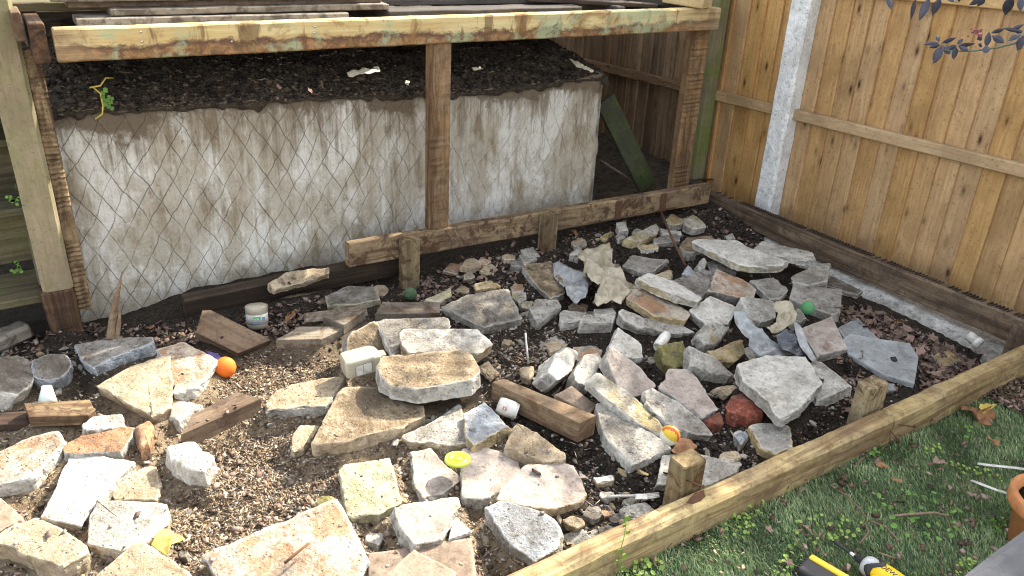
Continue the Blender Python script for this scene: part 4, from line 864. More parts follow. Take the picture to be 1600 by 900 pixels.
# soil settled against the rubble: it rises under and round every slab
me = soil.data; nv_ = len(me.vertices); co = np.empty(nv_ * 3, dtype=np.float32); me.vertices.foreach_get('co', co); co = co.reshape(-1, 3)
for P, t in FOOT:
    A_ = np.array([(p.x, p.y) for p in P]); zs = np.array([p.z for p in P]); lo, hi = A_.min(0) - .06, A_.max(0) + .06
    ii = np.nonzero((co[:, 0] > lo[0]) & (co[:, 0] < hi[0]) & (co[:, 1] > lo[1]) & (co[:, 1] < hi[1]))[0]
    if not len(ii): continue
    X2 = co[ii, :2]; ins = np.zeros(len(ii), bool); dmin = np.full(len(ii), 9.)
    for k in range(len(A_)):
        a_, b_ = A_[k - 1], A_[k]; ab = b_ - a_; L2 = ab @ ab + 1e-9; f_ = np.clip(((X2 - a_) @ ab) / L2, 0, 1); dmin = np.minimum(dmin, np.linalg.norm(X2 - (a_ + f_[:, None] * ab), axis=1))
        cr = (a_[1] > X2[:, 1]) != (b_[1] > X2[:, 1]); xi = a_[0] + (X2[:, 1] - a_[1]) * ab[0] / (ab[1] if abs(ab[1]) > 1e-9 else 1e-9); ins ^= cr & (X2[:, 0] < xi)
    cf = np.linalg.lstsq(np.c_[A_, np.ones(len(A_))], zs, rcond=None)[0]; d_ = np.where(ins, 0, dmin); tgt = np.minimum(X2 @ cf[:2] + cf[2] - t * .80, .050); w_ = np.clip(1 - d_ / .05, 0, 1); w_ = w_ * w_ * (3 - 2 * w_)
    co[ii, 2] = np.maximum(co[ii, 2], co[ii, 2] * (1 - w_) + (tgt + co[ii, 2] * .25) * w_)
me.vertices.foreach_set('co', co.ravel()); me.update(); SOILR.append((len(BVH_F), len(BVH_F) + len(SOIL_F))); add_bvh([Vector(q.tolist()) for q in co], SOIL_F, Matrix.Identity(4))

# ------------------------------------------------------------------ SMALL THINGS
def uvs(r, squash=None, n=20, m=12):
    V = []; F = []
    for i in range(m + 1):
        t = math.pi * i / m
        for j in range(n):
            p = Vector((r * math.sin(t) * math.cos(2 * math.pi * j / n), r * math.sin(t) * math.sin(2 * math.pi * j / n), r * math.cos(t)))
            V.append(squash(p) if squash else p)
    F = [(i * n + j, (i + 1) * n + j, (i + 1) * n + (j + 1) % n, i * n + (j + 1) % n) for i in range(m) for j in range(n)]
    return V, F
def ball(name, label, px, py, z, r, mat, sq=None):
    V, F = uvs(r, sq); c = G(px, py, z); o = mesh_obj(name, V, F, mat, Matrix.Translation(c), smooth=True); return tag(o, label, 'ball')
ball('rubber_ball', 'bright orange ball on the sunlit mulch', 352, 574, .052, .0375, 'orange_rub', lambda p: p * (1 + .025 * N3(p, 60, 3)))
ball('rubber_ball', 'scuffed green ball on the grey slab near the side rail', 1262, 481, .150, .028, 'green_rub')
ball('rubber_ball', 'dull mossy green ball at the foot of the left stake', 641, 459, .035, .029, 'moss_ball', lambda p: p * (1 + .06 * N3(p, 50, 8)))
c = G(1047, 680, .165); r = .031                                             # striped ball: one shell with panels
sb = empty('striped_ball', c - Vector((0, 0, r)), 'small white ball with red and yellow panels on the grey slab', 'ball')
V, F = uvs(r, None, 36, 24)
mats = []
for f in F:
    q = (sum((Vector(V[i]) for i in f), Vector()) / 4).normalized(); a = q.dot(Vector((.30, -.30, .90)).normalized()); e = q.dot(Vector((.85, .5, -.1)).normalized())
    mats.append(0 if a < .12 else ((2 if abs(e) > .52 else (1 if abs(e) > .17 else 2)) if a < .93 or abs(e) > .1 else 0))
mesh_obj('panelled_cover', V, F, ['ball_white', 'ball_red', 'ball_yellow'], Matrix.Translation(c), sb, mats, True)
# lime disc: a frisbee-like lid with a raised ring
c = G(715, 718, .112); dm = frame_of(c, (.05, .06, 1))
ld = empty('lime_disc', c, 'lime green plastic lid lying among grey slabs', 'lid')
lathe('dish', [(0.0008, 0.0045), (0.0198, 0.0045), (0.0209, 0.0067), (0.0251, 0.0067), (0.0262, 0.0045), (0.0334, 0.004), (0.0357, 0.0059), (0.038, 0.0045), (0.0388, -0.0027), (0.0369, -0.0032), (0.035, 0.0), (0.0008, 0.0)], 'lime', dm, ld, 40)
lathe('centre_button', [(0.0008, 0.0075), (0.0125, 0.0075), (0.0133, 0.0065), (0.0133, 0.004)][::-1], 'lime', dm, ld, 28)
# plastic tub with label
c = G(403, 512, .012); tb = empty('plastic_tub', c, 'cloudy plastic tub with green and white label by the dark plank', 'tub'); ax = Vector((.06, .16, 1))
tm = frame_of(c, ax, (1, -.3, 0))
wr = lambda p: [p[0] * (1 + .04 * math.sin(p[2] * 60)), p[1] * .8, p[2]]
lathe('pot', [(.030, 0), (.036, .004), (.040, .018), (.042, .065), (.044, .070), (.044, .090), (.041, .094), (.001, .094)], 'clear_plastic', tm, tb, 28, warp=wr)
lathe('label_band', [(.0412, .022), (.0428, .062)], 'white_plastic', tm, tb, 28, warp=wr)
q = tm.to_3x3(); fr = -(q @ Vector((0, 1, 0)))
yl = (q @ Vector((0, 1, 0))); 
beam('label_print', tm @ Vector((-.014, -.0346, .049)), tm @ Vector((.014, -.0346, .049)), .0015, .013, 'green_print', tb, up=q @ Vector((0, 0, 1)), wob=0, bevel=.0002)
for k, (h_, x0, x1, th, mk) in enumerate(((.0465, -.013, -.004, .006, 'white_plastic'), (.0465, -.001, .008, .006, 'white_plastic'), (.036, -.016, .006, .0025, 'blue_print'), (.030, -.016, .008, .004, 'blue_print'), (.045, .020, .030, .014, 'blue_print'))):   # worn, unreadable print
    beam('label_print', tm @ Vector((x0, -.0352 + (.006 if x0 > .015 else 0), h_)), tm @ Vector((x1, -.0352 + (.010 if x0 > .015 else 0), h_)), .0015, th, mk, tb, up=q @ Vector((0, 0, 1)), wob=.0003, bevel=.0002)
# white plastic bottle on its side
c = G(562, 585, .105); bt = empty('plastic_bottle', c, 'cloudy white square plastic bottle lying beside the mossy round slab', 'bottle')
A_, B_ = G(543, 572, .135), G(592, 556, .150); ax = (B_ - A_).normalized(); bm_ = basis((A_ + B_) / 2 - Vector((0, 0, .0)), ax, Vector((0, 0, 1)).cross(ax).normalized(), Vector((0, 0, 1)))
def rounded(prof, sec, mat, mw, parent, nm):
    V = []; F = []; n = len(sec)
    for x, s_ in prof:
        for a, b in sec: V.append((x, a * s_, b * s_))
    for i in range(len(prof) - 1):
        for j in range(n): k = (j + 1) % n; F.append((i * n + j, (i + 1) * n + j, (i + 1) * n + k, i * n + k))
    F.append(tuple(range(n))); F.append(tuple((len(prof) - 1) * n + j for j in range(n))[::-1])
    return mesh_obj(nm, V, F, mat, mw, parent, smooth=False)
def rsec(a, b, r, k=4): return [((a - r) * sx + r * math.cos(t), (b - r) * sy + r * math.sin(t)) for sx, sy, t0 in ((1, 1, 0), (-1, 1, 90), (-1, -1, 180), (1, -1, 270)) for t in [R(t0 + 90 * i / k) for i in range(k + 1)]]
rounded([(-.072, .82), (-.067, .95), (-.055, 1), (.028, 1), (.050, .80), (.060, .45), (.078, .42), (.079, .3)], rsec(.042, .034, .010), 'clear_plastic', bm_, bt, 'body')
for s_ in (0,): beam('label_panel', bm_ @ Vector((-.040, -.0425, -.004)), bm_ @ Vector((.018, -.0425, -.004)), .001, .040, 'white_plastic', bt, wob=0, bevel=.0003)
for (x0, z0, x1, z1) in ((-.040, .016, .018, .016), (-.040, -.024, -.040, .016), (.018, -.024, .018, .016), (-.012, -.020, -.012, .012)):      # moulded panel lines
    beam('moulded_line', bm_ @ Vector((x0, -.0430, z0)), bm_ @ Vector((x1, -.0430, z1)), .0016, .0016, 'greywood', bt, up=bm_.to_3x3() @ Vector((0, -1, 0)), wob=0, bevel=.0003)
# crushed can and the second can
def can(label, A, B, rad, crush, letters, lm):
    A, B = Vector(A), Vector(B); ax = (B - A).normalized(); L = (B - A).length; o = empty('drink_can', (A + B) / 2 - Vector((0, 0, rad)), label, 'can', 'empty drink cans')
    mw = frame_of(A, ax, (0, 0, 1))
    def wp(p):
        k = crush * N3((p[0] * .7, p[1] * .7, p[2]), 34, 4) + crush * .5 * N3(p, 80, 2); f = 1 - abs(k) * 6; return [p[0] * f, p[1] * f * .93, p[2] + k * .2]
    lathe('shell', [(.001, .006), (rad * .70, .006), (rad * .80, 0), (rad * .95, .008), (rad, .014)] + [(rad, .014 + (L - .03) * i / 14) for i in range(1, 15)] + [(rad * .86, L), (rad * .80, L + .002), (rad * .78, L - .004), (.001, L - .004)], 'white_plastic', mw, o, 28, warp=wp)
    lathe('end_rim', [(rad * .74, -.001), (rad * .84, -.002), (rad * .84, .002), (rad * .74, .003)], 'tin', mw @ Matrix.Translation((0, 0, L)), o, 28)
    toc = (Vector(CAM) - (A + B) / 2).normalized(); nrm_ = (toc - ax * toc.dot(ax)).normalized()
    nrm_ = (nrm_ + ax.cross(nrm_) * .0).normalized()
    text('red_lettering', letters, rad * 1.0, lm, basis((A + B) / 2 + nrm_ * rad * 1.0 - ax * L * .12 - Vector((0, 0, .004)), ax, nrm_.cross(ax), nrm_), o, .0012)
can('crushed white drink can with red lettering beside the timber block', G(778, 632, .10), G(808, 643, .085), .030, .010, 'n', 'red_print')
can('crumpled white can with red print behind the mossy yellow stone', G(1027, 543, .105), G(1041, 524, .12), .022, .014, 'e', 'red_print')
# white cup, bent scrap
c = G(74, 622, .095); cpm = frame_of(c, (.15, .35, .9))
cu_ = empty('white_cup', c, 'pale mint plastic cup stuck between stones at the left', 'cup')
lathe('wall', [(.030, -.02), (.014, .040), (.012, .040), (.028, -.02)], plain('mint_plastic', (.60, .68, .62), .4, .4, .05, 20, dirt=.1), cpm, cu_, 24)
# pipe fitting
c = G(1520, 540, .0); pf = empty('pipe_fitting', c, 'white plastic pipe fitting lying on the leaf heap', 'pipe fitting'); pm = frame_of(G(1517, 526, .035), Vector(CAM) * .5 - Vector((3, 2.0, .0)) * .5 + Vector((0.2, -.5, -.35)))
pm = frame_of(G(1517, 527, .035), (.10, -.80, -.30))
lathe('sleeve', [(.020, -.015), (.022, -.012), (.022, .018), (.019, .020)], 'white_plastic', pm, pf, 24)
lathe('socket', [(.019, .020), (.025, .022), (.0255, .046), (.020, .046), (.0195, .010), (.001, .010)], 'white_plastic', pm, pf, 24)
# plastic fork
c = G(1000, 777, .03); fk = empty('plastic_fork', c, 'dirty white plastic fork on black soil near the front bearer', 'fork')
A_, B_ = G(948, 777, .022), G(1030, 775, .040); d = (B_ - A_).normalized(); sd_ = Vector((0, 0, 1)).cross(d)
tube('handle', [lerp(A_, B_, t) + Vector((0, 0, .004 * math.sin(t * 5))) for t in (0, .2, .4, .55)], [.003, .0045, .004, .0055], 'white_plastic', fk, 6)
slab_c = lerp(A_, B_, .66); beam('head', lerp(A_, B_, .54), lerp(A_, B_, .78), .024, .003, 'white_plastic', fk, wob=.001, bevel=.001)
for k in range(4): off = sd_ * (k - 1.5) * .0065; tube('tine', [lerp(A_, B_, .77) + off, lerp(A_, B_, .9) + off + Vector((0, 0, .002)), B_ + off * .9 + Vector((0, 0, .005))], [.0026, .0022, .0012], 'white_plastic', fk, 5)
def stick(name, label, cat, pts, rad, mat, group=None):
    o = tube(name, pts, rad, mat, None, 6); return tag(o, label, cat, group)
stick('straw', 'white straw standing out of the soil in the middle', 'straw', [G(821, 520, .10), G(823, 545, .05), G(826, 568, .012)], .0042, 'white_plastic')
stick('rusty_rod', 'thin rusty rod leaning from the back plate onto the stones', 'rod', [G(1033, 331, .165), G(1050, 372, .16), G(1071, 415, .09)], .0058, 'rust')
stick('bent_nail', 'long rusty nail lying on the biggest bottom slab', 'nail', [G(445, 880, .103), G(461, 866, .104), G(481, 850, .103)], .0036, 'rust')
sp = empty('wood_splinter', G(178, 520, .1), 'tall pale splinter of wood standing by the wall', 'splinter')
tube('long_splinter', [G(172, 530, .09), atY(176, 500, 2.98), atY(183, 462, 2.98), atY(191, 424, 2.99)], [.014, .014, .010, .002], 'stick', sp, 5, smooth=False)
tube('short_splinter', [G(183, 528, .09), atY(186, 505, 2.96), atY(188, 482, 2.96)], [.008, .008, .002], 'stick', sp, 5, smooth=False)

# crumpled sheets
def crumple(name, label, cat, pts, z, amp, mat, parent=None, fr=9, seed=1.0, rings=16, sy=0, lift=0.0):
    cx = sum(p[0] for p in pts) / len(pts); cy = sum(p[1] for p in pts) / len(pts); c0 = G(cx, cy, z); n = Vector((0, -sy, 1)).normalized()
    P = [onplane(px, py, c0, n) for px, py in pts]; c = sum(P, Vector()) / len(P); Q = []
    for i in range(len(P)):
        a, b = P[i - 1] - c, P[i] - c; k = max(2, int((a - b).length / .010))
        for j in range(k): Q.append(a.lerp(b, j / k))
    V = []; F = []; m_ = len(Q); V.append(Vector())
    for r_ in range(1, rings + 1):
        for q in Q: V.append(q * (r_ / rings))
    W = []
    for p in V:
        a = abs(N3(p, fr, seed)); b = abs(N3(p, fr * 2.3, seed + 4)); e_ = abs(N3(p, fr * 5, seed + 7)); h = amp * (1.2 - 3.2 * a) + amp * .45 * (.6 - 2.4 * b) + amp * .22 * (.5 - 2 * e_) + lift * N3(p, 4, seed + 9)
        W.append(p + n * h + Vector((N3(p, fr, seed + 20), N3(p, fr, seed + 30), 0)) * amp * .35)
    for j in range(m_): F.append((0, 1 + j, 1 + (j + 1) % m_))
    for i in range(rings - 1):
        a, b = 1 + i * m_, 1 + (i + 1) * m_
        for j in range(m_): k = (j + 1) % m_; F.append((a + j, b + j, b + k, a + k))
    o = mesh_obj(name, W, F, mat, Matrix.Translation(c), parent, smooth=True)
    md = o.modifiers.new('thick', 'SOLIDIFY'); md.thickness = .0012
    if label: tag(o, label, cat)
    return o
bg = empty('plastic_bag', G(925, 440, .06), 'crumpled beige and grey plastic bag among stones near the right stake', 'bag')
crumple('beige_fold', None, None, [(893, 404), (922, 396), (950, 388), (958, 393), (957, 410), (968, 425), (984, 443), (985, 462), (970, 484), (955, 480), (935, 482), (925, 478), (950, 462), (945, 452), (925, 445), (911, 432), (913, 414)], .110, .024, 'bag_beige', bg, fr=10, seed=3, rings=26)
crumple('raised_flap', None, None, [(912, 428), (915, 404), (932, 410), (944, 432), (930, 437)], .140, .010, 'bag_beige', bg, fr=14, seed=8, sy=.8, rings=10)
crumple('grey_fold', None, None, [(862, 414), (885, 413), (910, 419), (920, 445), (914, 468), (900, 480), (888, 466), (880, 448), (866, 432)], .080, .015, 'bag_grey', bg, fr=11, seed=5, rings=22)
bg = empty('grey_bag', G(1190, 530, .06), 'crumpled grey printed plastic bag wedged behind the largest white slab', 'bag')
crumple('printed_fold', None, None, [(1146, 488), (1163, 491), (1172, 505), (1190, 522), (1212, 540), (1236, 556), (1212, 560), (1186, 560), (1168, 540), (1158, 515), (1147, 503)], .140, .015, 'bag_grey', bg, fr=10, seed=2, sy=.5, rings=22)
crumple('clear_fold', None, None, [(1212, 471), (1232, 474), (1242, 490), (1240, 505), (1222, 518), (1200, 525), (1192, 517), (1212, 508)], .160, .016, 'bag_beige', bg, fr=11, seed=6, sy=.5, rings=22)
crumple('dark_fold', None, None, [(1205, 525), (1238, 515), (1252, 535), (1262, 556), (1240, 560), (1222, 548)], .125, .014, 'bag_dark', bg, fr=13, seed=7, sy=.3)
crumple('strap', None, None, [(1240, 500), (1250, 512), (1262, 540), (1277, 564), (1268, 566), (1252, 545), (1243, 525)], .140, .006, 'bag_grey', bg, fr=13, seed=9, sy=.3, rings=8)
tx = G(1188, 545, .165); text('print', 'PLAST', .022, 'grey_print', basis(tx + Vector((0, -.01, .014)), (G(1196, 560, .165) - G(1176, 525, .165)).normalized(), Vector((.5, .35, .6)).normalized(), Vector((.1, -.75, .62)).normalized()), bg)
crumple('plastic_scrap', 'rust-brown crinkled plastic scrap below the striped ball', 'scrap', [(1048, 703), (1062, 690), (1080, 688), (1087, 703), (1078, 710), (1055, 712)], .085, .012, 'leaf_rust', fr=20, seed=4, rings=10)
crumple('yellow_scrap', 'pale yellow scrap lying right of the square pale slab', 'scrap', [(236, 848), (250, 832), (266, 830), (289, 846), (268, 855), (258, 866)], .070, .008, 'leaf_yellow', fr=14, seed=4, rings=10)
crumple('blue_scrap', 'small purple plastic scrap behind the orange ball', 'scrap', [(322, 552), (340, 551), (347, 560), (335, 565)], .045, .006, plain('purple_plastic', (.09, .07, .20), .5), fr=20, seed=1, rings=8)
crumple('pale_flake', 'torn pale flake lying on the soil above the wall', 'flake', [(541, 113), (560, 109), (592, 105), (594, 114), (570, 117), (545, 119)], .885, .006, 'spall', fr=24, seed=5, rings=8)
for lab, pts, z in (('pale wood shavings on the wall end beside the corner', [(889, 92), (905, 98), (928, 111), (925, 113), (900, 104)], .84), ('tiny pale flake right of the middle stud above the wall', [(737, 107), (750, 105), (756, 108), (742, 110)], .875), ('yellowish chip left of the middle stud above the wall', [(634, 126), (640, 127), (638, 134), (633, 131)], .835)):
    crumple('pale_flake', lab, 'flake', pts, z, .003, 'spall', fr=30, rings=5)

# ------------------------------------------------------------------ CORDLESS DRIVER, POT, RIBBONS on the lawn
T_, C_ = G(1300, 844, .050), G(1341, 873, .060); ax = (C_ - T_).normalized(); up_ = (Vector((0, 0, 1)) - ax * ax.z).normalized(); sd_ = up_.cross(ax)
dr = empty('cordless_driver', G(1375, 905, .02), 'yellow and black cordless impact driver lying on the turf', 'power tool')
L0 = (C_ - T_).length
mw = basis(T_, up_, sd_ * -1, ax) if False else frame_of(T_, ax, up_)
lathe('driver_bit', [(.002, 0), (.0035, .004), (.0035, .010), (.0045, .011), (.0048, L0 * .70), (.0032, L0 * .71), (.0032, L0)], 'tool_black', mw, dr, 12)
lathe('bit_collar', [(.0052, L0 * .70), (.0055, L0 * .72), (.0055, L0 * .86), (.004, L0 * .87)], 'steel', mw, dr, 12)
lathe('chuck', [(.006, L0 - .006), (.010, L0 - .004), (.0115, L0 + .012), (.016, L0 + .016), (.019, L0 + .026)], 'tool_black', mw, dr, 20)
lathe('gear_case', [(.019, L0 + .022), (.024, L0 + .024), (.028, L0 + .034), (.029, L0 + .060)], 'tool_grey', mw, dr, 24)
lathe('housing', [(.0285, L0 + .058), (.032, L0 + .062), (.0335, L0 + .09), (.033, L0 + .15), (.028, L0 + .165), (.001, L0 + .166)], 'tool_yellow', mw, dr, 24)
lathe('rubber_band', [(.0305, L0 + .050), (.0345, L0 + .053), (.0350, L0 + .066), (.032, L0 + .070)], 'tool_black', mw, dr, 24, warp=lambda p: [p[0], p[1], p[2] + .012 * math.cos(3 * math.atan2(p[1], p[0]))])
hs_ = T_ + ax * (L0 + .105); hb = G(1278, 925, .04); hd = (hb - hs_).normalized()
rounded([(-.0, 1), (.05, .9), (.11, 1.0)], rsec(.019, .022, .012), 'tool_yellow', basis(hs_, hd, up_.cross(hd).normalized(), hd.cross(up_.cross(hd).normalized())), dr, 'handle')
bx = (G(1312, 902, .045) - G(1268, 876, .045)).normalized(); bz = Vector((0, 0, 1)); by = bz.cross(bx).normalized(); bc = G(1283, 905, .030)
rounded([(-.055, .9), (-.050, 1), (.055, 1), (.060, .9)], rsec(.036, .024, .008), 'tool_black', basis(bc, bx, by, bz), dr, 'battery')
rounded([(-.05, .9), (-.045, 1), (.05, 1), (.055, .9)], rsec(.010, .007, .004), 'tool_yellow', basis(bc + by * .028 + bz * .022, bx, by, bz), dr, 'yellow_trim')
for k in range(5): beam('vent_rib', bc + bx * (-.056) + by * (-.024 + k * .010) + bz * (-.018), bc + bx * (-.056) + by * (-.024 + k * .010) + bz * .020, .004, .008, 'tool_black', dr, up=-bx, wob=0, bevel=.001)
nn = (Vector(CAM) - hs_).normalized(); nn = (nn - ax * nn.dot(ax)).normalized()
tdir = nn.cross(ax)
text('maker_name', 'DEWALT', .019, 'tool_black', basis(T_ + ax * (L0 + .112) + (nn * .78 - tdir * -.60).normalized() * .0338, ax, (nn * .78 + tdir * .6).normalized().cross(ax), (nn * .78 + tdir * .6).normalized()), dr)
pc = G(1650, 792, .172); pc.z = LAWN; pt_ = empty('plant_pot', pc, 'glazed orange-brown terracotta pot at the right edge of the lawn', 'pot')
lathe('pot_body', [(.07, -.005), (.078, .0), (.098, .13), (.112, .132), (.118, .142), (.118, .172), (.112, .178), (.100, .176), (.094, .150), (.001, .150)], 'terracotta', Matrix.Translation(pc), pt_, 40)
lathe('compost', [(.093, .151), (.05, .158), (.001, .156)][::-1], 'soil', Matrix.Translation(pc), pt_, 24)
def ribbon(label, pts, w_, mat, name='ribbon', cat='ribbon'):
    V = []; F = []
    for i, p in enumerate(pts):
        d = (pts[min(i + 1, len(pts) - 1)] - pts[max(0, i - 1)]).normalized(); s_ = Vector((0, 0, 1)).cross(d).normalized(); V += [p - s_ * w_, p + s_ * w_ + Vector((0, 0, .003))]
    F = [(2 * i, 2 * i + 1, 2 * i + 3, 2 * i + 2) for i in range(len(pts) - 1)]
    c = pts[0]; o = mesh_obj(name, [v - c for v in V], F, mat, Matrix.Translation(c), smooth=True); o.modifiers.new('thick', 'SOLIDIFY').thickness = .0008; return tag(o, label, cat)
ribbon('white plastic strip on the turf, upper of two by the pot', [G(1527, 725, .048), G(1550, 728, .056), G(1580, 731, .055), G(1612, 735, .05)], .0042, 'white_plastic')
ribbon('white plastic strip on the turf, lower of two by the pot', [G(1517, 751, .048), G(1535, 758, .058), G(1556, 766, .056), G(1575, 772, .05)], .0042, 'white_plastic')
TW = [('forked bare twig on the turf above the driver bit', [(1310, 767), (1325, 775), (1345, 797), (1352, 808)], .0026), ('dark twig lying across the clover patch', [(1396, 806), (1430, 803), (1460, 801), (1483, 806)], .0036), ('pale twig below the forked one', [(1352, 818), (1357, 832), (1343, 850)], .0026), ('curved pale twig right of the driver nose', [(1357, 813), (1385, 824), (1396, 836), (1405, 846)], .0026), ('thin straw stalk near the lower strip', [(1512, 753), (1525, 763), (1538, 773)], .0018), ('small brown twig near the bearer joint', [(1335, 730), (1348, 716), (1352, 713)], .003), ('short twig stub right of the driver', [(1373, 864), (1385, 868), (1397, 872)], .003)]
for lab, pts, r_ in TW: stick('twig', lab, 'twig', [G(px, py, .047 + .006 * math.sin(i * 2)) for i, (px, py) in enumerate(pts)], r_, 'stick', 'twigs on the lawn')
def cone(label, px, py, r):
    c = G(px, py, .048); o = empty('pine_cone', c - Vector((0, 0, r)), label, 'cone')
    for i in range(26):
        t = i / 26; a = i * 2.4; rr = r * math.sin(math.pi * (.12 + .8 * t)); p = c + Vector((rr * math.cos(a) * .7, rr * math.sin(a) * .7, r * (t - .5) * 1.5)); d = Vector((math.cos(a), math.sin(a), .5)).normalized()
        s_ = d.cross(Vector((0, 0, 1))).normalized(); q = r * .45; mesh_obj('scale', [-s_ * q * .6, d * q + Vector((0, 0, .001)), s_ * q * .6, Vector((0, 0, q * .5))], [(0, 1, 2), (0, 3, 1), (1, 3, 2)], 'rot', Matrix.Translation(p), o)
cone('small brown cone on the turf near the pot', 1512, 848, .013)

# ------------------------------------------------------------------ SCATTER: litter, gravel, clods, leaves
BV = BVHTree.FromPolygons(BVH_V, BVH_F); random.seed(23)
def inpoly(x, y, P):
    k = False
    for i in range(len(P)):
        (a, b), (c, d) = P[i - 1], P[i]
        if (b > y) != (d > y) and x < (c - a) * (y - b) / (d - b) + a: k = not k
    return k
def sample(P, n):
    x0, x1 = min(p[0] for p in P), max(p[0] for p in P); y0, y1 = min(p[1] for p in P), max(p[1] for p in P); out = []; tries = 0
    while len(out) < n and tries < n * 12:
        tries += 1; x, y = random.uniform(x0, x1), random.uniform(y0, y1)
        if inpoly(x, y, P): out.append((x, y))
    return out
def drop(px, py, keep_on_slab=.25, zmax=.10):
    g = G(px, py, .02); h = BV.ray_cast(Vector((g.x, g.y, .6 if g.y < 3.27 else 1.04)), Vector((0, 0, -1)))
    if h[0] is None: return None
    if h[1].z < .35: return None
    if not (SOILR[0][0] <= h[2] < SOILR[0][1]) and g.y < 3.27 and random.random() > keep_on_slab: return None
    return h[0], h[1]
def euler_m(a, b, c): return np.array(Matrix.Rotation(a, 3, 'Z') @ Matrix.Rotation(b, 3, 'X') @ Matrix.Rotation(c, 3, 'Y'))
class Bits:
    def __init__(s): s.V = []; s.F = []; s.C = []; s.n = 0
    def add(s, base, faces, rot, loc, col):
        v = base @ rot.T + np.array(loc); s.V.append(v); s.F.append(faces + s.n); s.C.append(np.tile(col, (len(v), 1))); s.n += len(v)
    def obj(s, name, label, mat): 
        o = np_mesh(name, np.concatenate(s.V), np.concatenate(s.F), mat, np.concatenate(s.C)); return tag(o, label, kind='stuff')
ICO_V = []; 
ph = (1 + 5 ** .5) / 2
ICO_V = np.array([(-1, ph, 0), (1, ph, 0), (-1, -ph, 0), (1, -ph, 0), (0, -1, ph), (0, 1, ph), (0, -1, -ph), (0, 1, -ph), (ph, 0, -1), (ph, 0, 1), (-ph, 0, -1), (-ph, 0, 1)]) / 1.9
ICO_F = np.array([(0, 11, 5), (0, 5, 1), (0, 1, 7), (0, 7, 10), (0, 10, 11), (1, 5, 9), (5, 11, 4), (11, 10, 2), (10, 7, 6), (7, 1, 8), (3, 9, 4), (3, 4, 2), (3, 2, 6), (3, 6, 8), (3, 8, 9), (4, 9, 5), (2, 4, 11), (6, 2, 10), (8, 6, 7), (9, 8, 1)])
CHIP_F = np.array([(0, 1, 2), (0, 2, 3), (0, 4, 1), (1, 4, 2), (2, 4, 3), (3, 4, 0)])
def pebble(b, p, r, col):
    v = ICO_V * (1 + RNG.uniform(-.28, .28, (12, 1))) * np.array([1, RNG.uniform(.6, 1), RNG.uniform(.4, .8)]) * r
    b.add(v, ICO_F, euler_m(random.uniform(0, 6.3), random.gauss(0, .3), 0), (p[0], p[1], p[2] + r * .15), np.array(col) * RNG.uniform(.7, 1.3))
def chip(b, p, L, W, col):
    v = np.array([(-L, -W * .7, 0), (L * .9, -W, L * .1), (L, W * .8, 0), (-L * .8, W, L * .05), (0, 0, W * .12)]) * RNG.uniform(.7, 1.3, (5, 3))
    b.add(v, CHIP_F, euler_m(random.uniform(0, 6.3), random.gauss(0, .55), random.gauss(0, .45)), (p[0], p[1], p[2] + W * .25 + .0015), np.array(col) * RNG.uniform(.65, 1.35))
PIT = [(-20, 470), (150, 500), (300, 500), (560, 430), (900, 370), (1095, 325), (1300, 425), (1560, 545), (1590, 555), (790, 905), (-20, 910)]
SUN_ZONE = [(-20, 620), (150, 600), (240, 560), (330, 600), (400, 545), (560, 560), (760, 600), (820, 690), (850, 800), (820, 905), (-20, 905)]
MULCH = [(330, 610), (400, 550), (540, 560), (530, 640), (480, 700), (530, 720), (530, 780), (330, 860), (240, 850), (270, 790), (340, 740), (300, 690), (400, 640)]
DARK = [(760, 640), (900, 600), (1030, 560), (1330, 600), (1280, 690), (820, 895), (780, 830)]
MID = [(640, 480), (820, 430), (900, 520), (860, 600), (770, 610), (760, 530), (680, 520)]
BACK = [(880, 370), (1090, 330), (1130, 370), (1080, 420), (950, 430)]
TANC = [(.34, .26, .175), (.26, .185, .115), (.19, .13, .08), (.44, .37, .29), (.30, .23, .185), (.12, .085, .055), (.08, .058, .04)]
DKC = [(.022, .017, .013), (.04, .03, .022), (.075, .056, .042), (.016, .013, .011)]
GYC = [(.30, .28, .25), (.22, .20, .18), (.40, .37, .33), (.16, .14, .12), (.32, .25, .19)]
b = Bits()
for P, n, ks in ((MULCH, 13000, .012), (SUN_ZONE, 14000, .012), (PIT, 9000, .008), (MID, 3500, .01)):
    for px, py in sample(P, n):
        h = drop(px, py, ks)
        if h:
            k = random.random(); L = random.uniform(.0022, .0065) * (1.9 if k > .90 else 1)
            if random.random() < .07: chip(b, h[0] + Vector((0, 0, .002)), random.uniform(.008, .020), .0014, random.choice(TANC[:4])); continue
            chip(b, h[0], L, L * random.uniform(.15, .7), random.choice(TANC))
b.obj('wood_chip_litter', 'tan bark chips and leaf crumbs strewn over the soil', 'litter')
b = Bits()
for P, n, cols, r0, r1, ks in ((DARK, 3800, DKC, .003, .010, 0), (PIT, 6000, DKC + TANC[2:3], .003, .009, 0), (BACK, 1500, DKC, .004, .010, 0)):
    for px, py in sample(P, n):
        if inpoly(px, py, SUN_ZONE) and random.random() > .06: continue
        h = drop(px, py, ks)
        if h: pebble(b, h[0], random.uniform(r0, r1), random.choice(cols))
b.obj('soil_crumbs', 'dark soil clods and crumbs', 'pebble')
b = Bits()
for P, n, r0, r1 in ((DARK, 800, .003, .009), (SUN_ZONE, 900, .002, .006), (PIT, 1600, .003, .008), (MID, 300, .004, .01)):
    for px, py in sample(P, n):
        h = drop(px, py, .015)
        if h: pebble(b, h[0], random.uniform(r0, r1), random.choice(GYC))
b.obj('gravel', 'grey gravel and mortar crumbs among the rubble', 'pebble')
b = Bits()                                                                  # crumbs on the bank above the wall
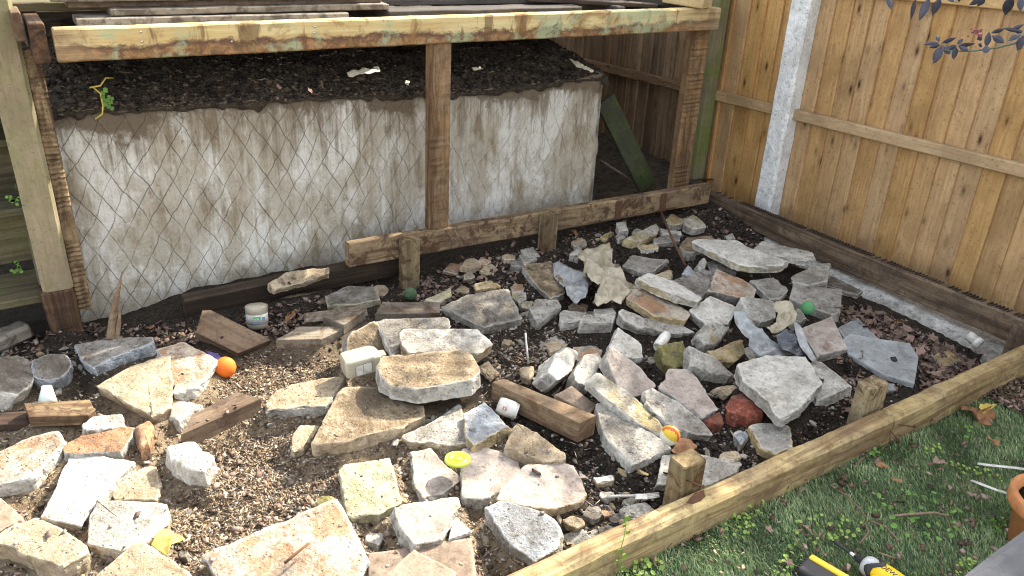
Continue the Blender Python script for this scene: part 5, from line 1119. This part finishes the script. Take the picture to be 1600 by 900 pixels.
for px, py in sample([(90, 125), (180, 95), (940, 62), (935, 118), (600, 150), (90, 170)], 3800):
    g = atY(px, py, 3.42); h = BV.ray_cast(Vector((g.x, 3.31 + random.random() ** 1.5 * .5, 1.04)), Vector((0, 0, -1)))
    if h[0] is not None and h[0].z > .6: pebble(b, h[0], random.uniform(.003, .011), random.choice(DKC * 4 + TANC[2:3] + TANC[5:]))
for k in range(500):
    h = BV.ray_cast(Vector((random.uniform(.15, 2.65), 3.30 + random.random() * .35, 1.04)), Vector((0, 0, -1)))
    if h[0] is not None and h[0].z > .6: pebble(b, h[0], random.uniform(.008, .018), random.choice(DKC * 2 + TANC[5:]))
b.obj('bank_crumbs', 'soil crumbs on the bank above the wall', 'pebble')

# broken shards filling the gaps between the slabs
def shards(P, n, r0, r1, label, group):
    k = 0
    for px, py in sample(P, n * 4):
        if k >= n: break
        h = drop(px, py, 0)
        if not h or inpoly(px, py, MULCH) or any(drop(px + a, py + b_, 0) is None for a, b_ in ((16, 0), (-16, 0), (0, 9), (0, -9))): continue
        r = random.uniform(r0, r1) * FPX / max(1.5, (G(px, py, .03) - Vector(CAM)).dot(fwd)); m_ = random.randint(4, 6); a0 = random.uniform(0, 6.28); pts = []
        for j in range(m_):
            a = a0 + 2 * math.pi * (j + random.uniform(-.25, .25)) / m_; q = r * random.uniform(.65, 1.15); pts.append((px + q * math.cos(a), py + .58 * q * math.sin(a)))
        tm = random.choice(('grey', 'pale', 'sand', 'sand', 'pale', 'rusty', 'ochre_edge', 'dirty')); t = random.uniform(.016, .034)
        slab('rubble_shard', label, 'shard', pts, h[0].z + t * random.uniform(.5, .9), t, tm, tm, sx=random.gauss(0, .18), sy=random.gauss(.08, .18), rough=.7, group=group); k += 1
shards([(560, 440), (900, 380), (1080, 340), (1290, 440), (1240, 560), (1060, 560), (900, 600), (760, 520)], 60, .030, .062, 'broken concrete shard in the gaps of the pile at the back and right', 'small shards at the back and right')
shards([(780, 600), (1060, 560), (1300, 610), (1260, 690), (900, 850), (800, 720)], 30, .024, .055, 'small broken concrete shard on the dark soil near the front bearer', 'small shards near the front bearer')
shards([(0, 570), (300, 560), (640, 600), (780, 690), (760, 880), (0, 880)], 30, .018, .044, 'small broken concrete shard among the sunlit slabs', 'small shards among the sunlit slabs')
# stones big enough to count
SM = []
for k in range(7):
    v = ICO_V * (1 + RNG.uniform(-.38, .30, (12, 1))) * np.array([1.15, .8, .55]); me = bpy.data.meshes.new('loose_stone')
    # one split for a less faceted stone
    vv = [Vector(q) for q in v]; ff = []; cache = {}
    def mid(a, c):
        key = (min(a, c), max(a, c))
        if key not in cache: q = (vv[a] + vv[c]) / 2; q *= 1.0 + random.uniform(-.05, .12); cache[key] = len(vv); vv.append(q)
        return cache[key]
    for a, c, d_ in ICO_F.tolist(): ab, bc_, ca = mid(a, c), mid(c, d_), mid(d_, a); ff += [(a, ab, ca), (c, bc_, ab), (d_, ca, bc_), (ab, bc_, ca)]
    me.from_pydata(vv, [], ff); SM.append(me)
for mk in ('grey', 'grey', 'sand', 'pink', 'ochre', 'dirty'):
    for k in range(3):
        me = SM[k + (3 if mk in ('pale', 'white') else 0)].copy(); me.materials.append(M[mk]); me.name = 'loose_stone'; SM.append(me)
SM = SM[7:]
def stones(P, n, r0, r1, label, group, ks=.0):
    k = 0
    for px, py in sample(P, n * 3):
        if k >= n: break
        h = drop(px, py, ks)
        if not h: continue
        o = bpy.data.objects.new('loose_stone', random.choice(SM)); link(o); r = random.uniform(r0, r1); o.scale = (r, r * random.uniform(.7, 1), r * random.uniform(.7, 1.1)); o.location = h[0] + Vector((0, 0, r * .3)); o.rotation_euler = (random.gauss(0, .3), random.gauss(0, .3), random.uniform(0, 6.28)); tag(o, label, 'stone', group); k += 1
stones(DARK, 44, .011, .022, 'small loose stone in the black soil along the front bearer', 'small stones by the front bearer')
stones([(150, 600), (540, 600), (500, 720), (350, 760), (250, 880), (100, 700)], 14, .007, .014, 'small loose stone on the sunlit mulch', 'small stones on the sunlit mulch')
stones(MID, 26, .010, .020, 'small loose stone in the brown patch in the middle', 'small stones in the middle')
stones([(880, 380), (1090, 335), (1320, 450), (1180, 480), (960, 430)], 30, .010, .020, 'small loose stone in the gaps of the rubble near the back corner', 'small stones near the back corner')
stones([(560, 600), (780, 560), (830, 690), (760, 860), (520, 840)], 28, .009, .018, 'small loose stone between the slabs in the centre foreground', 'small stones in the centre foreground')
stones([(0, 540), (250, 540), (260, 640), (0, 690)], 25, .010, .022, 'small loose stone in the debris at the left', 'small stones at the left')

# dead leaves
def leaf_mesh(k, lobes):
    r_ = random.Random(k); n = 14; V = [(0, 0, 0)]; 
    for i in range(n):
        a = 2 * math.pi * i / n; rr = (.55 + .45 * abs(math.cos(a / 2))) * (1 + (.30 * math.cos(lobes * a) if lobes else 0)) * r_.uniform(.85, 1.1)
        x, y = rr * math.cos(a), rr * math.sin(a) * .62; V.append((x, y, .35 * y * y * r_.choice((2.2, -1.0, 1.6)) + .22 * x * x * r_.uniform(-1, 1.4) + r_.uniform(-.07, .07)))
    V.append((1.5, .05, .1)); F = [(0, 1 + i, 1 + (i + 1) % n) for i in range(n)] + [(1, n + 1, 2)]
    return V, F
LM = []
for k in range(10):
    V, F = leaf_mesh(k, (0, 5, 6, 0, 7)[k % 5])
    for mk in ('leaf_brown', 'leaf_dull', 'leaf_rust') if k == 0 else ('leaf_brown', 'leaf_dull'):
        me = bpy.data.meshes.new('dead_leaf'); me.from_pydata(V, [], F); me.materials.append(M[mk]); LM.append(me)
def leaves(P, n, s0, s1, label, group, ks=.1, pile=0.0, meshes=None):
    for px, py in sample(P, n):
        h = drop(px, py, ks)
        if not h: continue
        o = bpy.data.objects.new('dead_leaf', random.choice(meshes or LM)); link(o); r = random.uniform(s0, s1); o.scale = (r, r, r); o.location = h[0] + Vector((0, 0, r * .25 + random.random() * pile)); o.rotation_euler = (random.gauss(0, .5), random.gauss(0, .5), random.uniform(0, 6.28)); tag(o, label, 'leaf', group)
HEAP = [(1300, 500), (1330, 470), (1380, 470), (1430, 500), (1530, 545), (1545, 570), (1480, 600), (1440, 610), (1430, 555), (1370, 530)]
leaves(HEAP, 150, .016, .032, 'curled brown dead leaf in the heap along the footing', 'dead leaves heaped along the footing', .2, .03)
leaves([(1255, 570), (1300, 555), (1385, 580), (1380, 610), (1320, 650), (1290, 630), (1330, 600)], 30, .013, .024, 'curled brown dead leaf between the flagstones and the far stake', 'dead leaves by the far stake', .15, .02)
leaves([(650, 430), (760, 395), (900, 370), (940, 380), (880, 410), (820, 430), (740, 445), (660, 460)], 45, .011, .022, 'dead leaf on the soil under the back plate', 'dead leaves under the back plate', .1, .01)
leaves([(370, 500), (480, 470), (520, 480), (440, 520), (400, 530)], 26, .010, .019, 'dead leaf in the drift around the plastic tub', 'dead leaves round the plastic tub', .1, .01)
leaves([(430, 430), (530, 405), (560, 420), (450, 450)], 14, .010, .02, 'dead leaf lodged on the dark plank', 'dead leaves on the dark plank', .6, .04)
leaves([(110, 520), (300, 500), (330, 545), (240, 530), (120, 545)], 26, .010, .019, 'dead leaf in the debris at the wall foot', 'dead leaves at the wall foot', .2, .01)
b = Bits()
for P, n in ((HEAP, 2600), ([(1240, 560), (1400, 570), (1330, 650), (1280, 640)], 250), ([(640, 430), (900, 370), (940, 390), (760, 460), (650, 470)], 420), ([(370, 495), (520, 470), (440, 530)], 260), ([(0, 500), (300, 500), (330, 545), (0, 560)], 420), ([(1060, 330), (1130, 330), (1290, 420), (1200, 400)], 200), (PIT, 700)):
    for px, py in sample(P, n):
        h = drop(px, py, .06)
        if h:
            L = random.uniform(.006, .016); chip(b, h[0] + Vector((0, 0, .002)), L, L * random.uniform(.5, .9), random.choice([(.19, .13, .10), (.25, .18, .14), (.12, .08, .06), (.31, .24, .20), (.06, .045, .037)]))
b.obj('leaf_litter', 'broken brown leaf litter', 'litter')
for lab, (px, py), r, mk, z in (('large yellow and brown fallen leaf at the far end of the lawn', (1545, 648), .062, 'leaf_rust', .06), ('rust-brown fallen leaf under the large yellow one', (1515, 640), .05, 'leaf_rust', .05), ('yellow fallen leaf lying on the rust-brown one', (1545, 635), .045, 'leaf_yellow', .075), ('narrow brown leaf lying on the turf near the strips', (1555, 692), .03, 'leaf_rust', .048), ('brown leaf curled on the middle of the turf', (1404, 752), .018, 'leaf_rust', .05), ('dark brown leaf fragment near the driver', (1258, 823), .015, 'leaf_brown', .05), ('pale brown leaf near the left end of the turf', (1203, 828), .018, 'leaf_brown', .05), ('beige leaf low on the turf edge', (1232, 878), .016, 'leaf_brown', .05), ('reddish leaf scrap by the bearer clover', (1375, 726), .02, 'leaf_rust', .048), ('blackish leaf on the turf below the large leaf', (1470, 722), .03, 'leaf_brown', .047), ('grey-brown leaf by the lower strip', (1517, 772), .016, 'leaf_brown', .05)):
    V, F = leaf_mesh(hash(lab) % 97 if False else len(lab), 0 if mk != 'leaf_brown' else 5); o = mesh_obj('fallen_leaf', [Vector(v) * r for v in V], F, mk, Matrix.Translation(G(px, py, z)) @ Matrix.Rotation(random.uniform(0, 6), 4, 'Z') @ Matrix.Rotation(random.gauss(0, .3), 4, 'X')); tag(o, lab, 'leaf', 'fallen leaves on the lawn')
LW = [(1495, 625), (1610, 590), (1610, 660), (1540, 625)]
b = Bits()
for px, py in sample(LW, 330) + sample([(870, 905), (1610, 580), (1610, 905)], 420):
    g = G(px, py, .03); L = random.uniform(.004, .015)
    if py > 660 and random.random() < .5: L *= .6
    chip(b, (g.x, g.y, .040), L, L * random.uniform(.3, .8), random.choice([(.20, .13, .09), (.14, .09, .06), (.30, .22, .17), (.09, .06, .04)]))
b.obj('lawn_litter', 'bits of dead leaf scattered on the turf', 'litter')

# ------------------------------------------------------------------ TURF
n = 110000; X_ = RNG.uniform(.75, 3.32, n); Y_ = RNG.uniform(.42, 1.176, n)
q = np.stack([X_, Y_, np.full(n, .03) - CAM[2]], 1); cx = q[:, 0] * _X[0] + q[:, 1] * _Y[0] + q[:, 2] * _UP[0]; cy = q[:, 0] * _X[1] + q[:, 1] * _Y[1] + q[:, 2] * _UP[1]; cz = q[:, 0] * _X[2] + q[:, 1] * _Y[2] + q[:, 2] * _UP[2]
ux, uy = 800 + FPX * cx / cz, 450 + FPX * cy / cz; ok = (ux > 700) & (ux < 1700) & (uy < 990); X_, Y_ = X_[ok], Y_[ok]; n = len(X_)
Z_ = np.array([lawn_z(x, y) for x, y in zip(X_, Y_)]); hgt = RNG.uniform(.009, .021, n); az = RNG.uniform(0, 6.283, n); wd = RNG.uniform(.0007, .0013, n)
cl = np.array([mnoise.noise(Vector((x * 6, y * 6, 1))) for x, y in zip(X_, Y_)]); ln_ = hgt * RNG.uniform(.35, 1.1, n); la = 2.4 + cl * 2.5 + RNG.normal(0, .7, n)
dx, dy = np.cos(la) * ln_, np.sin(la) * ln_; wx, wy = np.cos(az) * wd, np.sin(az) * wd
V = np.stack([np.stack([X_ - wx, Y_ - wy, Z_ - .002], 1), np.stack([X_ + wx, Y_ + wy, Z_ - .002], 1), np.stack([X_ + dx * .4 + wx * .9, Y_ + dy * .4 + wy * .9, Z_ + hgt * .65], 1), np.stack([X_ + dx * .4 - wx * .9, Y_ + dy * .4 - wy * .9, Z_ + hgt * .65], 1), np.stack([X_ + dx, Y_ + dy, Z_ + hgt], 1)], 1).reshape(-1, 3)
i5 = np.arange(n)[:, None] * 5; F = np.concatenate([i5 + np.array([[0, 1, 2]]), i5 + np.array([[0, 2, 3]]), i5 + np.array([[3, 2, 4]])])
base = np.where(RNG.random((n, 1)) < .18, np.array([[.46, .47, .28]]), np.where(RNG.random((n, 1)) < .5, np.array([[.19, .285, .12]]), np.array([[.28, .36, .155]]))) * RNG.uniform(.7, 1.4, (n, 1))
tag(np_mesh('grass', V, F, 'grass', np.repeat(base, 5, axis=0)), 'short artificial turf blades', kind='stuff')

# weeds: round-leaved creepers along the bearer and on the turf
def weed(label, P, n, s0, s1, mat, z0=.035, group='weeds creeping over the turf'):
    V = []; F = []; SV = []; SF = []
    c0 = G(sum(p[0] for p in P) / len(P), sum(p[1] for p in P) / len(P), LAWN)
    for px, py in sample(P, int(n * .65)):
        g = G(px, py, z0); r = random.uniform(s0, s1); nrm = Vector((random.gauss(0, .45), random.gauss(0, .45) - .25, 1)).normalized(); a = nrm.orthogonal().normalized(); bb = nrm.cross(a); p = g + Vector((0, 0, random.uniform(0, .022))) - c0; k = len(V)
        V.append(p - nrm * r * .15)
        for j in range(7): t = 2 * math.pi * j / 7 + .3; V.append(p + (a * math.cos(t) + bb * math.sin(t)) * r * random.uniform(.8, 1.1))
        F += [(k, k + 1 + j, k + 1 + (j + 1) % 7) for j in range(7)]
        k = len(SV); q = Vector((p.x + random.gauss(0, .008), p.y + random.gauss(0, .008), 0)); w_ = Vector((.0007, 0, 0)); SV += [q - w_, q + w_, p + w_, p - w_]; SF.append((k, k + 1, k + 2, k + 3))
    o = empty('weed', c0, label, 'weed', group)
    mesh_obj('leaves', V, F, mat, Matrix.Translation(c0), o)['kind'] = 'stuff'; mesh_obj('stems', SV, SF, 'leaf_green', Matrix.Translation(c0), o)['kind'] = 'stuff'
weed('round-leaved weed along the bearer foot below the near stake', [(1062, 770), (1110, 762), (1170, 745), (1180, 765), (1150, 790), (1100, 795), (1070, 785)], 75, .004, .0095, 'leaf_green')
weed('yellow-green weed right of the round-leaved one', [(1110, 815), (1150, 800), (1195, 775), (1190, 815), (1160, 845), (1130, 835)], 70, .003, .007, 'leaf_lime')
weed('clover running along the bearer towards its joint', [(1240, 745), (1290, 715), (1340, 690), (1375, 695), (1370, 715), (1300, 725), (1260, 755), (1215, 775)], 80, .004, .009, 'leaf_green')
weed('clover patch in the middle of the turf', [(1340, 790), (1400, 770), (1470, 770), (1500, 800), (1500, 850), (1420, 845), (1370, 830)], 85, .004, .010, 'leaf_green')
weed('trailing lime-green weed above the strips', [(1485, 722), (1520, 735), (1570, 745), (1565, 755), (1515, 742), (1482, 730)], 40, .003, .007, 'leaf_lime')
weed('tangled weed around the driver bit', [(1250, 800), (1300, 815), (1345, 800), (1345, 840), (1310, 860), (1270, 850), (1230, 830)], 75, .003, .007, 'leaf_lime')
weed('small dense weed cushion beside the pot', [(1540, 815), (1565, 810), (1572, 830), (1550, 838)], 45, .003, .006, 'leaf_green')
weed('lime weed cushion above the handrail', [(1485, 885), (1520, 875), (1525, 890), (1495, 898)], 40, .003, .006, 'leaf_lime')
weed('sunlit weed at the bottom edge of the turf', [(950, 885), (1010, 865), (1040, 890), (1000, 910), (950, 910)], 60, .004, .008, 'leaf_lime')
weed('bright weed by the battery', [(1205, 870), (1245, 850), (1255, 880), (1240, 905), (1205, 905)], 50, .003, .007, 'leaf_lime')
weed('small leafy weed near the blackish leaf', [(1440, 698), (1465, 695), (1470, 710), (1448, 712)], 22, .004, .008, 'leaf_lime')
weed('single young weed on the far turf', [(1505, 670), (1520, 668), (1520, 682), (1508, 684)], 14, .004, .009, 'leaf_green')
# upright seedling in front of the bearer
sw = empty('seedling', G(962, 895, .02), 'thin bright seedling standing against the front bearer', 'weed')
sp_ = [G(962, 897, .02), atY(968, 865, 1.165), atY(975, 840, 1.165), atY(979, 813, 1.17)]
tube('stem', sp_, .0014, 'leaf_lime', sw, 5)
for px, py, r in ((979, 811, .011), (975, 822, .006), (981, 832, .007), (968, 862, .008), (975, 870, .010), (964, 878, .006), (972, 890, .010)):
    p = atY(px, py, 1.16); mesh_obj('leaf', [Vector((r * math.cos(t), -.003 * math.cos(2 * t), r * math.sin(t))) for t in [k * .785 for k in range(8)]], [tuple(range(8))], 'leaf_lime', Matrix.Translation(p), sw)
# plant hanging over the wall
vn = empty('bank_weed', atY(165, 175, 3.29), 'yellow-stemmed weed hanging over the wall top near the left stud', 'weed')
pts = [atY(177, 122, 3.33), atY(165, 122, 3.29), atY(157, 134, 3.285), atY(140, 137, 3.29)]; tube('stem', pts, .003, 'stem_yellow', vn, 6)
pts = [atY(146, 137, 3.29), atY(157, 146, 3.28), atY(161, 165, 3.275), atY(160, 178, 3.27), atY(149, 186, 3.28)]; tube('stem', pts, .003, 'stem_yellow', vn, 6)
for k in range(16):
    p = atY(random.uniform(160, 177), random.uniform(140, 170), 3.275); r = random.uniform(.006, .011); mesh_obj('leaf', [Vector((r * math.cos(t) * (1 if i % 2 else .75), random.uniform(-.004, .004), r * math.sin(t))) for i, t in enumerate([j * .785 for j in range(8)])], [tuple(range(8))], 'leaf_green', Matrix.Translation(p), vn)
for lab, px, py in (('tiny clover on the upper step tread', 18, 315), ('tiny clover on the lower step tread', 22, 418)):
    o = empty('step_weed', atY(px, py, 3.25), lab, 'weed')
    for k in range(9): p = atY(px + random.uniform(-12, 12), py + random.uniform(-8, 8), 3.19); mesh_obj('leaf', [Vector((.0065 * math.cos(t), 0, .0065 * math.sin(t))) for t in [j * .897 for j in range(7)]][::-1], [tuple(range(7))], 'leaf_green', Matrix.Translation(p), o)

# ------------------------------------------------------------------ DARK-LEAVED SHRUB at the right edge, tree beyond the fence
sh = empty('elder_shrub', (3.15, .75, 0), 'dark purple-leaved shrub branch hanging into the top right corner', 'shrub')
tube('trunk', [(3.15, .75, 0), (3.12, .78, .5), (3.08, .85, 1.0), (3.0, .95, 1.5)], [.022, .02, .016, .010], 'bark', sh, 8)
XB = 2.75
def bp(px, py, dx=0): return atX(px, py, XB + dx)
br_ = [Vector((3.06, .87, 1.2)), bp(1640, 50), bp(1600, 64), bp(1560, 74), bp(1525, 79), bp(1500, 80), bp(1470, 78)]
tube('branch', br_, [.007, .005, .0038, .0033, .003, .0025, .0015], plain('branch_green', (.10, .13, .08), .6), sh, 6)
br2 = [Vector((3.03, .92, 1.4)), bp(1640, -40), bp(1540, -22), bp(1440, -18), bp(1380, -15)]; tube('branch', br2, [.007, .005, .004, .003, .002], 'bark', sh, 6)
def leaflet(px0, py0, px1, py1, w_, tw=0.0):
    a, t = bp(px0, py0, random.uniform(-.02, .02)), bp(px1, py1, random.uniform(-.03, .03)); d = t - a; L = d.length; d.normalize(); v = (Vector(CAM) - a).normalized(); s_ = d.cross(v).normalized(); n_ = s_.cross(d)
    s_ = (s_ * math.cos(tw) + n_ * math.sin(tw)).normalized(); V = [Vector()]; st = [(.12, .35), (.3, .85), (.5, 1), (.7, .8), (.87, .4)]
    up2 = s_.cross(d)
    for f, w2 in st: dr_ = up2 * (-.10 * L * f * f); V += [d * L * f - s_ * w_ * w2 + dr_ - up2 * w_ * .25, d * L * f + dr_, d * L * f + s_ * w_ * w2 + dr_ - up2 * w_ * .25]
    V.append(d * L - up2 * .1 * L); F = [(0, 1, 2), (0, 2, 3)]
    for i in range(4): k = 1 + i * 3; F += [(k, k + 3, k + 4, k + 1), (k + 1, k + 4, k + 5, k + 2)]
    F += [(13, 16, 14), (14, 16, 15)]
    mesh_obj('leaf', V, F, 'leaf_purple', Matrix.Translation(a), sh)
LF = [(1388, -8, 1394, 14, .010), (1431, -4, 1421, 32, .007), (1453, -5, 1436, 32, .012), (1470, -5, 1458, 26, .012), (1480, -6, 1492, 2, .008), (1500, -10, 1497, 5, .006), (1535, -3, 1512, 9, .008), (1540, -3, 1527, 12, .008), (1580, -6, 1571, 27, .014), (1594, -6, 1594, 17, .009), (1605, -6, 1612, 20, .012),
      (1468, 67, 1440, 68, .006), (1468, 65, 1463, 55, .006), (1470, 68, 1492, 60, .006), (1472, 70, 1458, 100, .013), (1474, 70, 1483, 84, .010), (1470, 70, 1452, 75, .007), (1494, 72, 1491, 94, .009), (1496, 72, 1520, 70, .006), (1495, 71, 1481, 78, .008), (1497, 72, 1513, 80, .007), (1495, 70, 1505, 60, .006), (1535, 72, 1526, 70, .006), (1542, 74, 1547, 50, .010), (1540, 70, 1541, 82, .010), (1549, 55, 1567, 66, .010), (1548, 52, 1568, 46, .006), (1597, 52, 1576, 62, .008), (1598, 55, 1588, 80, .011), (1597, 50, 1566, 45, .006), (1598, 50, 1582, 48, .006), (1600, 54, 1612, 70, .01), (1535, 60, 1525, 62, .007), (1600, 38, 1578, 49, .006)]
for a_, b_, c_, d_, w_ in LF: leaflet(a_, b_, c_, d_, w_ * 1.15, random.uniform(-.5, .5))
for k in range(26):
    p = bp(1527 + random.gauss(0, 5), 50 + random.gauss(0, 5)); V, F = uvs(.0032, None, 6, 4); mesh_obj('bud', V, F, 'pinkflower', Matrix.Translation(p), sh)
tr = empty('garden_tree', (4.5, 3.2, 0), 'leafy tree standing beyond the fence, mostly out of frame', 'tree')
tube('trunk', [(4.5, 3.2, -.1), (4.48, 3.15, .8), (4.42, 3.05, 1.6), (4.3, 2.9, 2.4)], [.07, .06, .05, .03], 'bark', tr, 10)
for k, e in enumerate([(3.85, 1.7, 1.95), (3.9, 2.4, 2.0), (3.85, 3.2, 2.0), (3.95, 3.9, 1.95), (4.4, 1.9, 2.6), (4.3, 3.8, 2.7), (4.15, 1.1, 3.3)]): tube('limb', [(4.42, 3.05, 1.5 + .1 * k), ((4.42 + e[0]) / 2, (3.05 + e[1]) / 2, 1.75 + .08 * k), e], [.03, .02, .008], 'bark', tr, 7)
V = []; F = []; nl = 0
CL = [(3.85, y, 1.82 + .10 * math.sin(y * 5), .30) for y in np.arange(1.0, 4.6, .30)] + [(4.0, y, 2.02, .26) for y in np.arange(1.2, 4.5, .55)] + [(4.35 + .2 * math.sin(i * 2), 1.6 + i * .5, 2.45 + .25 * math.cos(i * 1.7), .34) for i in range(6)]
CL += [(3.92 + .12 * math.sin(i * 2.3), 1.75 + .27 * i, 2.24 + .13 * math.cos(i * 1.9), .17) for i in range(8)]
CL += [(4.15 + .3 * math.sin(i * 3.1), .75 + .22 * (i % 4), 3.15 + .22 * (i // 4), .40) for i in range(12)]
for (x, y, z, r) in CL:
    for k in range(62):
        d_ = Vector((random.gauss(0, .45), random.gauss(0, .5), random.gauss(0, .38))) * r; p = Vector((x, y, z)) + d_
        if p.x < 3.69: p.x = 3.69 + random.random() * .1
        s_ = random.uniform(.022, .042); nrm = Vector((random.gauss(0, 1), random.gauss(0, 1), random.gauss(0, 1) + .6)).normalized(); a_ = nrm.orthogonal().normalized(); b_ = nrm.cross(a_); c0 = len(V)
        V += [p - a_ * s_ * 1.4, p + b_ * s_ * .6, p + a_ * s_ * 1.4, p - b_ * s_ * .6]; F.append((c0, c0 + 1, c0 + 2, c0 + 3))
o = Vector((4.5, 3.2, 0)); crown = mesh_obj('crown', [v - o for v in V], F, 'treeleaf', Matrix.Translation(o), tr); crown['kind'] = 'stuff'
